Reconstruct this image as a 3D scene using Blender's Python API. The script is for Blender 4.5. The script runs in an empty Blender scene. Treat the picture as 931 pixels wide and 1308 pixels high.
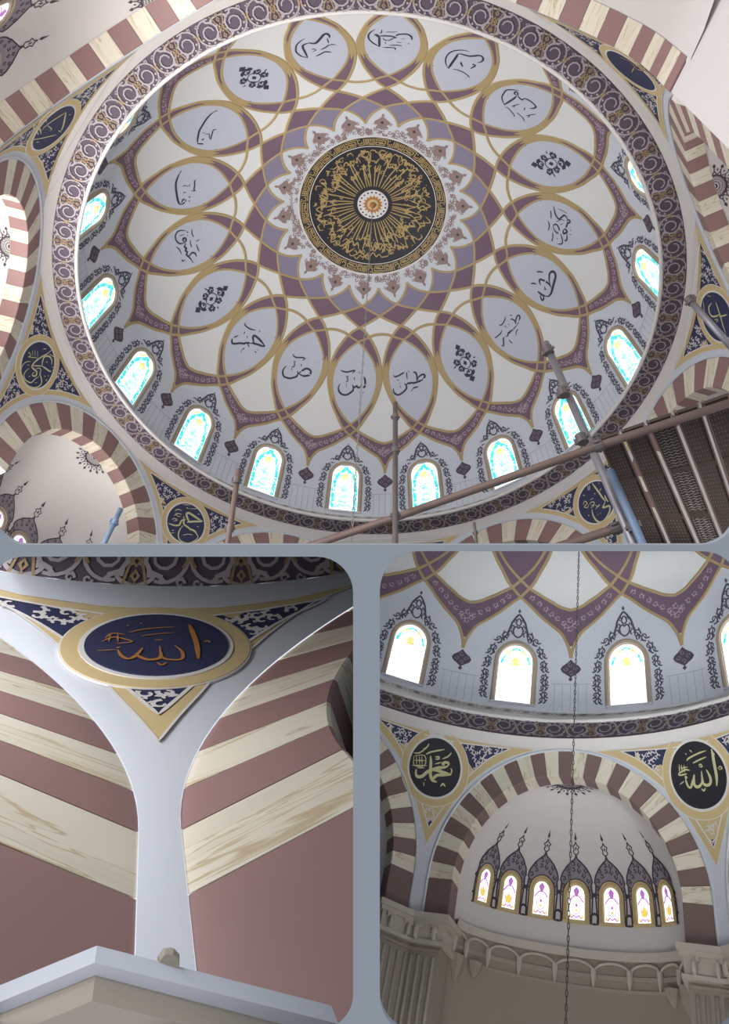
import bpy, bmesh, math, random, json
from math import pi, sin, cos, radians, degrees, sqrt, atan2, atan, hypot
from mathutils import Matrix, Vector
from mathutils.geometry import delaunay_2d_cdt
random.seed(7)
scn = bpy.context.scene
COL = scn.collection

# ------------------------------------------------------------------ camera
F_PX, PPX, PPY, IW, IH = 1000.0, 465.5, 450.0, 931.0, 1308.0
H1R = Matrix(((-0.9968160662, -0.0718515128, 0.0345700775), (0.0399649179, -0.825391433, -0.5631445311), (0.0689966339, -0.5599699478, 0.8256349811)))
H1C = Vector((-0.180013972, 1.4333633738, -2.3195278010))
H2R = Matrix(((-0.9646456678, 0.0376209158, -0.2608513030), (-0.0937545981, -0.9740001947, 0.2062369899), (-0.2463103955, 0.2234016279, 0.9430922021)))
H2C = Vector((0.0204114104, -1.0301363835, -0.9203540926))
H3R = Matrix(((-0.9711451591, 0.0421614785, 0.2347328050), (-0.1754236822, -0.7930712488, -0.5833219746), (0.1615661219, -0.6076680048, 0.7775834259)))
H3C = Vector((0.0058004497, 1.5126195297, -1.3993090775))
FLIP = Matrix(((1, 0, 0), (0, -1, 0), (0, 0, -1)))
CAM = Vector((0, 0, 1.6))
WC = (FLIP @ H1R).inverted()          # camera-to-world rotation: the dome hall stands upright
cam = bpy.data.cameras.new('camera'); co = bpy.data.objects.new('camera', cam); COL.objects.link(co)
co.matrix_world = Matrix.Translation(CAM) @ WC.to_4x4()
cam.sensor_fit = 'VERTICAL'; cam.sensor_height = 36.0; cam.lens = 36.0 * F_PX / IH
cam.shift_y = -(IH / 2 - PPY) / IH; cam.clip_start = 0.05; cam.clip_end = 200
scn.camera = co
# ------------------------------------------------------------------ world, exposure
w = bpy.data.worlds.new('sky'); scn.world = w; w.use_nodes = True
bg = w.node_tree.nodes['Background']; bg.inputs[0].default_value = (0.86, 0.90, 1.0, 1); bg.inputs[1].default_value = 0.95
scn.view_settings.view_transform = 'Standard'; scn.view_settings.look = 'None'
scn.view_settings.gamma = 1; scn.view_settings.exposure = 0.0; scn.view_settings.use_curve_mapping = False

def camdir(x, y):                     # direction in the world seen at frame position x, y
    return WC @ Vector(((x - PPX) / F_PX, -(y - PPY) / F_PX, -1.0))
def campt(x, y, depth): return CAM + camdir(x, y) * depth

class Hall:
    def __init__(s, R, C, scale, k):
        s.R, s.C, s.s, s.k = R, C, scale, k
        A = WC @ FLIP @ R
        s.M = Matrix.Translation(CAM) @ A.to_4x4() @ Matrix.Scale(scale, 4) @ Matrix.Translation(-C)
HA = Hall(H1R, H1C, 8.0, 1); HB = Hall(H2R, H2C, 15.0, 2); HC = Hall(H3R, H3C, 6.0, 3)

def area(name, hall, loc, target, size, power, color=(1, 1, 1)):
    l = bpy.data.lights.new(name, 'AREA'); l.energy = power; l.size = size; l.color = color
    o = bpy.data.objects.new(name, l); COL.objects.link(o)
    p = hall.M @ Vector(loc); t = hall.M @ Vector(target)
    o.location = p; o.rotation_euler = (t - p).to_track_quat('-Z', 'Y').to_euler()
    return o
LIGHTS = True
if LIGHTS:
    def area2(name, p, t, size, power, color, spread=180):
        l = bpy.data.lights.new(name, 'AREA'); l.energy = power; l.size = size; l.color = color; l.spread = radians(spread)
        o = bpy.data.objects.new(name, l); COL.objects.link(o); o.location = p; o.rotation_euler = (t - p).to_track_quat('-Z', 'Y').to_euler()
    area('daylight_hall', HA, (1.5, .1, -1.8), (0, -.1, .6), 8, 4300, (1, .97, .94))  # added fill lamp out of view, brightens the dome from one side
    area('daylight_hall_west', HA, (-1.8, .1, -1.8), (0, -.1, .6), 8, 4300, (1, .97, .95))  # second added fill on the opposite side of the dome
    area('daylight_corner', HB, (.55, -.35, -.45), (0, -1.1, -.2), 3.5, 820, (.96, .97, 1))  # added fill lamp for the close-up corner vault
    area2('daylight_corner_high', campt(-420, 520, 6.6), HB.M @ Vector((0, -1.1, -.2)), 2.4, 330, (.96, .98, 1))  # unseen fill lamp put in to lift the upper corner
    area2('daylight_corner_low', campt(160, 1850, 3.8), HB.M @ Vector((-.12, -1.1, -.28)), 1.6, 75, (1, .97, .96))  # small added fill for the dark arch soffit
    area2('daylight_drum', campt(1500, 760, 5), HC.M @ Vector((-.45, -1.0, .42)), 1.5, 66, (.90, .96, 1), 60)  # added fill with a limited cone, brightens the drum
    area2('daylight_dome_low', HC.M @ Vector((-.2, .1, -1.3)), HC.M @ Vector((-.45, -.75, .8)), 1.0, 40, (.90, .96, 1), 50)  # added fill below the view, aimed steeply up at the dome
    area2('daylight_apse', campt(760, 1900, 5), HC.M @ Vector((-.45, -1.0, .2)), 2, 34, (1, .97, .92), 100)  # added fill from under the view for the apse and piers

# ------------------------------------------------------------------ materials
def lin(c):
    return tuple(((v / 255) / 12.92 if v / 255 <= .04045 else ((v / 255 + .055) / 1.055) ** 2.4) for v in c) + (1,)
def mat(name, rgb, rough=.7, metal=0, var=.06, scale=3, emis=None, bump=0):
    m = bpy.data.materials.new(name); m.use_nodes = True; nt = m.node_tree; b = nt.nodes['Principled BSDF']
    b.inputs['Roughness'].default_value = rough; b.inputs['Metallic'].default_value = metal
    c = lin(rgb)
    tc = nt.nodes.new('ShaderNodeTexCoord'); n = nt.nodes.new('ShaderNodeTexNoise'); n.inputs['Scale'].default_value = scale; n.inputs['Detail'].default_value = 4
    nt.links.new(tc.outputs['Object'], n.inputs['Vector'])
    mx = nt.nodes.new('ShaderNodeMix'); mx.data_type = 'RGBA'
    mx.inputs[6].default_value = tuple(v * (1 - var) for v in c[:3]) + (1,); mx.inputs[7].default_value = tuple(min(1, v * (1 + var)) for v in c[:3]) + (1,)
    nt.links.new(n.outputs['Fac'], mx.inputs[0]); nt.links.new(mx.outputs[2], b.inputs['Base Color'])
    if bump:
        bp = nt.nodes.new('ShaderNodeBump'); bp.inputs['Strength'].default_value = bump; bp.inputs['Distance'].default_value = .02
        nt.links.new(n.outputs['Fac'], bp.inputs['Height']); nt.links.new(bp.outputs[0], b.inputs['Normal'])
    if emis:
        nt.links.new(mx.outputs[2], b.inputs['Emission Color']); b.inputs['Emission Strength'].default_value = emis
    return m
def marble(name, base, vein, scale=2.2, rot=(0, 0, 0)):
    m = mat(name, base, .45); nt = m.node_tree; b = nt.nodes['Principled BSDF']
    tc = nt.nodes.new('ShaderNodeTexCoord'); mp = nt.nodes.new('ShaderNodeMapping'); mp.inputs['Scale'].default_value = (2.0, 16, 9)
    mp.inputs['Rotation'].default_value = rot
    wv = nt.nodes.new('ShaderNodeTexNoise'); wv.inputs['Scale'].default_value = scale; wv.inputs['Detail'].default_value = 6; wv.inputs['Distortion'].default_value = 1.2
    rp = nt.nodes.new('ShaderNodeValToRGB'); e = rp.color_ramp.elements
    e[0].position = .30; e[0].color = lin(tuple(a * .95 for a in base)); e[1].position = .62; e[1].color = lin(base)
    x = rp.color_ramp.elements.new(.455); x.color = lin(tuple((a * .93 + c * .07) for a, c in zip(base, vein))); x = rp.color_ramp.elements.new(.475); x.color = lin(vein); x = rp.color_ramp.elements.new(.50); x.color = lin(base)
    nt.links.new(tc.outputs['UV'], mp.inputs['Vector']); nt.links.new(mp.outputs[0], wv.inputs['Vector'])
    nt.links.new(wv.outputs['Fac'], rp.inputs['Fac']); nt.links.new(rp.outputs[0], b.inputs['Base Color'])
    return m
def glass(name, cols, scale, strength):
    m = bpy.data.materials.new(name); m.use_nodes = True; nt = m.node_tree; b = nt.nodes['Principled BSDF']
    b.inputs['Roughness'].default_value = .2
    tc = nt.nodes.new('ShaderNodeTexCoord'); v = nt.nodes.new('ShaderNodeTexVoronoi'); v.inputs['Scale'].default_value = scale
    nt.links.new(tc.outputs['Object'], v.inputs['Vector'])
    sp = nt.nodes.new('ShaderNodeSeparateColor'); nt.links.new(v.outputs['Color'], sp.inputs[0])
    rp = nt.nodes.new('ShaderNodeValToRGB'); rp.color_ramp.interpolation = 'CONSTANT'
    for i, (p, c) in enumerate(cols):
        e = rp.color_ramp.elements[i] if i < 2 else rp.color_ramp.elements.new(p)
        e.position = p; e.color = lin(c)
    nt.links.new(sp.outputs[0], rp.inputs['Fac']); nt.links.new(rp.outputs[0], b.inputs['Base Color'])
    nt.links.new(rp.outputs[0], b.inputs['Emission Color']); b.inputs['Emission Strength'].default_value = strength
    return m
MT = dict(
    white=mat('dome_plaster', (228, 226, 224), .8, var=.02), drum=mat('drum_plaster', (212, 214, 222), .8, var=.02),
    lilac=mat('lilac_paint', (196, 198, 210), .8, var=.02), gold=mat('ochre_gold_paint', (180, 156, 112), .6, var=.06, scale=1.5),
    purple=mat('plum_paint', (122, 97, 113), .8, var=.03), mauve=mat('grey_mauve_paint', (138, 129, 152), .8, var=.03),
    ink=mat('ink_blue_paint', (58, 57, 76), .7), silver=mat('silver_grey_paint', (172, 162, 166), .6),
    pinkgrey=mat('rose_grey_paint', (190, 165, 178), .7), navy=mat('navy_paint', (48, 50, 82), .6),
    frz=mat('frieze_aubergine_paint', (90, 76, 90), .7, var=.05), brass=mat('frieze_gold_paint', (158, 132, 96), .6),
    black=mat('black_medallion_paint', (40, 38, 44), .6), goldleaf=mat('gold_leaf', (178, 152, 100), .6),
    palegold=mat('pale_gold_leaf', (205, 198, 150), .5), cream=mat('cream_white_trim', (222, 216, 212), .6, var=.02),
    wall=mat('warm_white_plaster', (216, 209, 204), .8, var=.02), mould=mat('white_moulding', (208, 210, 216), .85, var=.02),
    pgold=mat('pendentive_ochre_paint', (206, 182, 134), .7, var=.04, scale=2),
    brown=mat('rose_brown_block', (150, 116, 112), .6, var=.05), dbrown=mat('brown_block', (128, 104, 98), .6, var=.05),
    sand=marble('cream_veined_marble', (230, 220, 200), (196, 172, 134)), taupe=mat('taupe_paint', (150, 126, 122), .7),
    frame=mat('tan_window_moulding', (178, 160, 142), .6), arab=mat('slate_arabesque_paint', (84, 82, 98), .7), dark=mat('dark_arabesque_paint', (74, 62, 72), .7),
    shade=mat('grey_violet_paint', (146, 136, 144), .7), pale=mat('pale_leaf_paint', (214, 206, 204), .7),
    boss=mat('amber_rosette', (178, 120, 62), .5), line=mat('faint_grey_line', (168, 172, 182), .8),
    board=mat('blue_grey_plaster', (148, 154, 158), .85, var=.04, scale=2, bump=.1), steel=mat('galvanised_steel', (150, 146, 150), .45, .6),
    rust=mat('rusty_brown_steel', (114, 92, 84), .6, .2, var=.2, scale=20), dirty=mat('stained_steel', (104, 95, 92), .6, .3, var=.3, scale=25),
    plank=mat('brown_perforated_steel', (74, 60, 52), .7, .2, var=.25, scale=30), blue=mat('blue_grey_steel', (112, 128, 150), .5, .3),
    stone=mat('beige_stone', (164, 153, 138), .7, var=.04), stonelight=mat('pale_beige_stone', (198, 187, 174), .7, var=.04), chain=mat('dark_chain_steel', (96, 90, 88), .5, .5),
    silverchain=mat('bright_chain_steel', (176, 170, 160), .4, .6),
    glassA=glass('pale_stained_glass', [(0, (255, 255, 255)), (.42, (206, 244, 244)), (.62, (244, 252, 250)), (.8, (255, 246, 210)), (.9, (176, 232, 236))], 60, 1.0),
    cyan=glass('cyan_glass', [(0, (70, 210, 214)), (.4, (130, 230, 230)), (.62, (235, 252, 250)), (.8, (60, 196, 206))], 110, .9),
    amber=glass('amber_glass', [(0, (246, 214, 130)), (.5, (250, 228, 170)), (.8, (238, 200, 110))], 70, .9),
    glassC=glass('bright_white_glass', [(0, (255, 255, 255)), (.86, (226, 250, 248)), (.93, (255, 252, 236))], 45, 1.25),
    violet=mat('violet_glass', (176, 110, 190), .3, emis=.7), yellow=mat('yellow_glass', (232, 206, 96), .3, emis=.75),
)

# ------------------------------------------------------------------ mesh builder
class MB:
    def __init__(s): s.v = []; s.f = []; s.uv = []
    def add(s, vs, fs):
        o = len(s.v); s.v += [Vector(v) for v in vs]; s.f += [tuple(i + o for i in f) for f in fs]
    def quadstrip(s, rows, closed=False, wrap=False):
        n = len(rows[0]); fs = []
        m = len(rows)
        for i in range(m if closed else m - 1):
            a, b = i * n, ((i + 1) % m) * n
            for j in range(n if wrap else n - 1):
                k = (j + 1) % n; fs.append((a + j, a + k, b + k, b + j))
        s.add([p for r in rows for p in r], fs)
    def ribbon(s, S, pts, wd, h=.003, flat=False, closed=False, taper=False, base=0.0, smooth=0):
        if smooth: pts = curve(pts, smooth)
        n = len(pts); P = [S.at(u, v, base) for u, v in pts]; N = [S.nrm(u, v) for u, v in pts]; rows = []
        for i in range(n):
            a = P[(i - 1) % n] if (closed or i > 0) else P[0]; b = P[(i + 1) % n] if (closed or i < n - 1) else P[-1]
            t = (b - a)
            if t.length < 1e-9: t = Vector((1, 0, 0))
            t.normalize(); sd = N[i].cross(t).normalized()
            ww = wd[i] if isinstance(wd, (list, tuple)) else wd
            if taper:
                q = i / (n - 1); ww *= .3 + .7 * min(1, 4 * min(q, 1 - q) + .1)
            if flat: rows.append([P[i] - sd * ww / 2 + N[i] * h, P[i] + sd * ww / 2 + N[i] * h])
            else:
                b_ = min(ww * .25, h)
                rows.append([P[i] - sd * ww / 2, P[i] - sd * (ww / 2 - b_) + N[i] * h, P[i] + sd * (ww / 2 - b_) + N[i] * h, P[i] + sd * ww / 2])
        s.quadstrip(rows, closed)
    def fill(s, S, poly, h, step=.05, base=None):
        xs = [p[0] for p in poly]; ys = [p[1] for p in poly]; n = len(poly)
        ins = []
        m = S.metric((sum(xs) / n), (sum(ys) / n)); su, sv = step / m[0], step / m[1]
        dense = []
        for i in range(n):
            p, q = poly[i], poly[(i + 1) % n]; l = hypot((q[0] - p[0]) * m[0], (q[1] - p[1]) * m[1])
            if l < 1e-7: continue
            k = max(1, int(math.ceil(l / step)))
            for j in range(k): dense.append((p[0] + (q[0] - p[0]) * j / k, p[1] + (q[1] - p[1]) * j / k))
        poly = dense; n = len(poly); xs = [p[0] for p in poly]; ys = [p[1] for p in poly]
        u = min(xs) + su / 2
        while u < max(xs):
            v = min(ys) + sv / 2
            while v < max(ys):
                if inside(u, v, poly) and mind(u, v, poly, m) > step * .35: ins.append((u, v))
                v += sv
            u += su
        sc = (m[0], m[1])
        vs = [Vector((p[0] * sc[0], p[1] * sc[1])) for p in list(poly) + ins]
        r = delaunay_2d_cdt(vs, [], [list(range(n))], 1, 1e-7)
        vv = [S.at(p[0] / sc[0], p[1] / sc[1], h) for p in r[0]]
        cen = S.at(sum(xs) / n, sum(ys) / n, h); nn = S.nrm(sum(xs) / n, sum(ys) / n)
        fs = []
        for f in r[2]:
            a, b, c = (vv[i] for i in f[:3])
            fs.append(tuple(f) if (b - a).cross(c - a).dot(nn) > 0 else tuple(reversed(f)))
        s.add(vv, fs)
        if base is not None:
            rows = [[S.at(u, v, h), S.at(u, v, base)] for u, v in poly]; s.quadstrip(rows, True)
    def tube(s, pts, r, n=8, cap=True, taper=None):
        rows = []; pts = [Vector(p) for p in pts]; up = None
        for i, p in enumerate(pts):
            t = (pts[min(i + 1, len(pts) - 1)] - pts[max(i - 1, 0)]).normalized()
            if up is None:
                up = t.cross(Vector((0, 0, 1)));
                if up.length < .01: up = t.cross(Vector((1, 0, 0)))
                up.normalize()
            up = (up - t * up.dot(t)).normalized(); b = t.cross(up)
            rr = r if taper is None else taper[i]
            rows.append([p + (up * cos(2 * pi * k / n) + b * sin(2 * pi * k / n)) * rr for k in range(n)])
        o = len(s.v); s.quadstrip(rows, False, True)
        if cap: s.f.append(tuple(o + k for k in range(n))[::-1]); s.f.append(tuple(o + (len(pts) - 1) * n + k for k in range(n)))
    def box(s, a, b, M=None):
        (x0, y0, z0), (x1, y1, z1) = a, b
        vs = [Vector(p) for p in ((x0, y0, z0), (x1, y0, z0), (x1, y1, z0), (x0, y1, z0), (x0, y0, z1), (x1, y0, z1), (x1, y1, z1), (x0, y1, z1))]
        if M: vs = [M @ v for v in vs]
        s.add(vs, [(3, 2, 1, 0), (4, 5, 6, 7), (0, 1, 5, 4), (1, 2, 6, 5), (2, 3, 7, 6), (3, 0, 4, 7)])
def inside(x, y, P):
    c = False; j = len(P) - 1
    for i in range(len(P)):
        if (P[i][1] > y) != (P[j][1] > y) and x < (P[j][0] - P[i][0]) * (y - P[i][1]) / (P[j][1] - P[i][1]) + P[i][0]: c = not c
        j = i
    return c
def mind(x, y, P, m):
    d = 9
    for i in range(len(P)):
        a, b = P[i - 1], P[i]; dx, dy = (b[0] - a[0]) * m[0], (b[1] - a[1]) * m[1]; px, py = (x - a[0]) * m[0], (y - a[1]) * m[1]
        l = dx * dx + dy * dy; t = 0 if l == 0 else max(0, min(1, (px * dx + py * dy) / l)); d = min(d, hypot(px - t * dx, py - t * dy))
    return d
def curve(pts, n):                    # Catmull-Rom through 2D points, n segments per span
    if len(pts) < 3: 
        return [tuple(pts[0][c] + (pts[-1][c] - pts[0][c]) * i / 2 for c in range(2)) for i in range(3)]
    P = [pts[0]] + list(pts) + [pts[-1]]; out = []
    for i in range(1, len(P) - 2):
        for k in range(n):
            t = k / n; o = []
            for c in range(2):
                a, b, d, e = (P[i + j - 1][c] for j in range(4))
                o.append(.5 * (2 * b + (d - a) * t + (2 * a - 5 * b + 4 * d - e) * t * t + (3 * b - a - 3 * d + e) * t ** 3))
            out.append(tuple(o))
    out.append(tuple(pts[-1])); return out
def lerp(tab, x):
    if x <= tab[0][0]: return tab[0][1:]
    for i in range(1, len(tab)):
        if x <= tab[i][0]:
            a, b = tab[i - 1], tab[i]; t = (x - a[0]) / (b[0] - a[0]); return tuple(a[k] + (b[k] - a[k]) * t for k in range(1, len(a)))
    a, b = tab[-2], tab[-1]; t = (x - a[0]) / (b[0] - a[0]); return tuple(a[k] + (b[k] - a[k]) * t for k in range(1, len(a)))
def smoothtab(tab, n=8):              # densify a table (x, y1, y2..) with Catmull-Rom on values
    out = []
    for i in range(len(tab) - 1):
        for k in range(n):
            t = k / n; p = []
            for c in range(1, len(tab[0])):
                x0, x1 = tab[i][0], tab[i + 1][0]
                def sl(j):
                    if j <= 0: return (tab[1][c] - tab[0][c]) / (tab[1][0] - tab[0][0]) if c > 1 else (tab[1][c] - tab[0][c]) / (tab[1][0] - tab[0][0])
                    if j >= len(tab) - 1: return (tab[-1][c] - tab[-2][c]) / (tab[-1][0] - tab[-2][0])
                    return (tab[j + 1][c] - tab[j - 1][c]) / (tab[j + 1][0] - tab[j - 1][0])
                h = x1 - x0; a, b = tab[i][c], tab[i + 1][c]; m0, m1 = sl(i) * h, sl(i + 1) * h
                p.append((2 * t ** 3 - 3 * t * t + 1) * a + (t ** 3 - 2 * t * t + t) * m0 + (-2 * t ** 3 + 3 * t * t) * b + (t ** 3 - t * t) * m1)
            out.append((tab[i][0] + (tab[i + 1][0] - tab[i][0]) * t,) + tuple(p))
    out.append(tuple(tab[-1])); return out
class Surf:
    def __init__(s, f, ref=(0, 0, -.3)): s.f = f; s.ref = Vector(ref); s.cache = {}
    def nrm(s, u, v):
        e = 1e-4; a = s.f(u + e, v) - s.f(u - e, v); b = s.f(u, v + e) - s.f(u, v - e); n = a.cross(b)
        if n.length < 1e-12: n = Vector((0, 0, -1))
        n.normalize(); p = s.f(u, v)
        return n if n.dot(s.ref - p) > 0 else -n
    def at(s, u, v, h=0):
        return s.f(u, v) + s.nrm(u, v) * h if h else s.f(u, v)
    def metric(s, u, v):
        e = 1e-3; return ((s.f(u + e, v) - s.f(u - e, v)).length / (2 * e) + 1e-6, (s.f(u, v + e) - s.f(u, v - e)).length / (2 * e) + 1e-6)

# ------------------------------------------------------------------ objects
WM = {}                               # world matrices, for trimming at the partitions
HOF = {}
def tag(o, label=None, cat=None, group=None, kind=None):
    if label: o['label'] = label
    if cat: o['category'] = cat
    if group: o['group'] = group
    if kind: o['kind'] = kind
    return o
def link(name, data, hall, parent, local):
    o = bpy.data.objects.new(name, data); COL.objects.link(o)
    if parent:
        o.parent = parent; o.matrix_local = local; WM[o] = WM[parent] @ local
    else:
        o.matrix_world = hall.M @ local; WM[o] = hall.M @ local
    HOF[o] = hall; return o
def empty(name, hall, base, rot=Matrix()):
    o = link(name, None, hall, None, rot @ Matrix.Translation(base)); o.empty_display_size = .05; return o
def uvs(me, vs):
    uv = me.uv_layers.new(name='UVMap')
    for lo in me.loops: uv.data[lo.index].uv = vs[lo.vertex_index]
def build(name, mb, m, hall, parent=None, base=(0, 0, 0), local=None, smooth=False, kind=None, uvf=None):
    b = Vector(base); me = bpy.data.meshes.new(name); me.from_pydata([v - b for v in mb.v], [], mb.f); me.materials.append(MT[m])
    if uvf: uvs(me, [uvf(v) for v in mb.v])
    if smooth: me.shade_smooth()
    me.update()
    o = link(name, me, hall, parent, local if local is not None else (Matrix() if parent else Matrix.Translation(b)))
    if kind: o['kind'] = kind
    return o
def RZ(deg): return Matrix.Rotation(radians(deg), 4, 'Z')
def copyobj(o, parent, local, name=None):
    c = o.copy(); COL.objects.link(c); c.parent = parent
    if parent: c.matrix_local = local; WM[c] = WM[parent] @ local
    else: c.matrix_world = HOF[o].M @ local; WM[c] = HOF[o].M @ local
    HOF[c] = HOF[o]; return c
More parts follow.
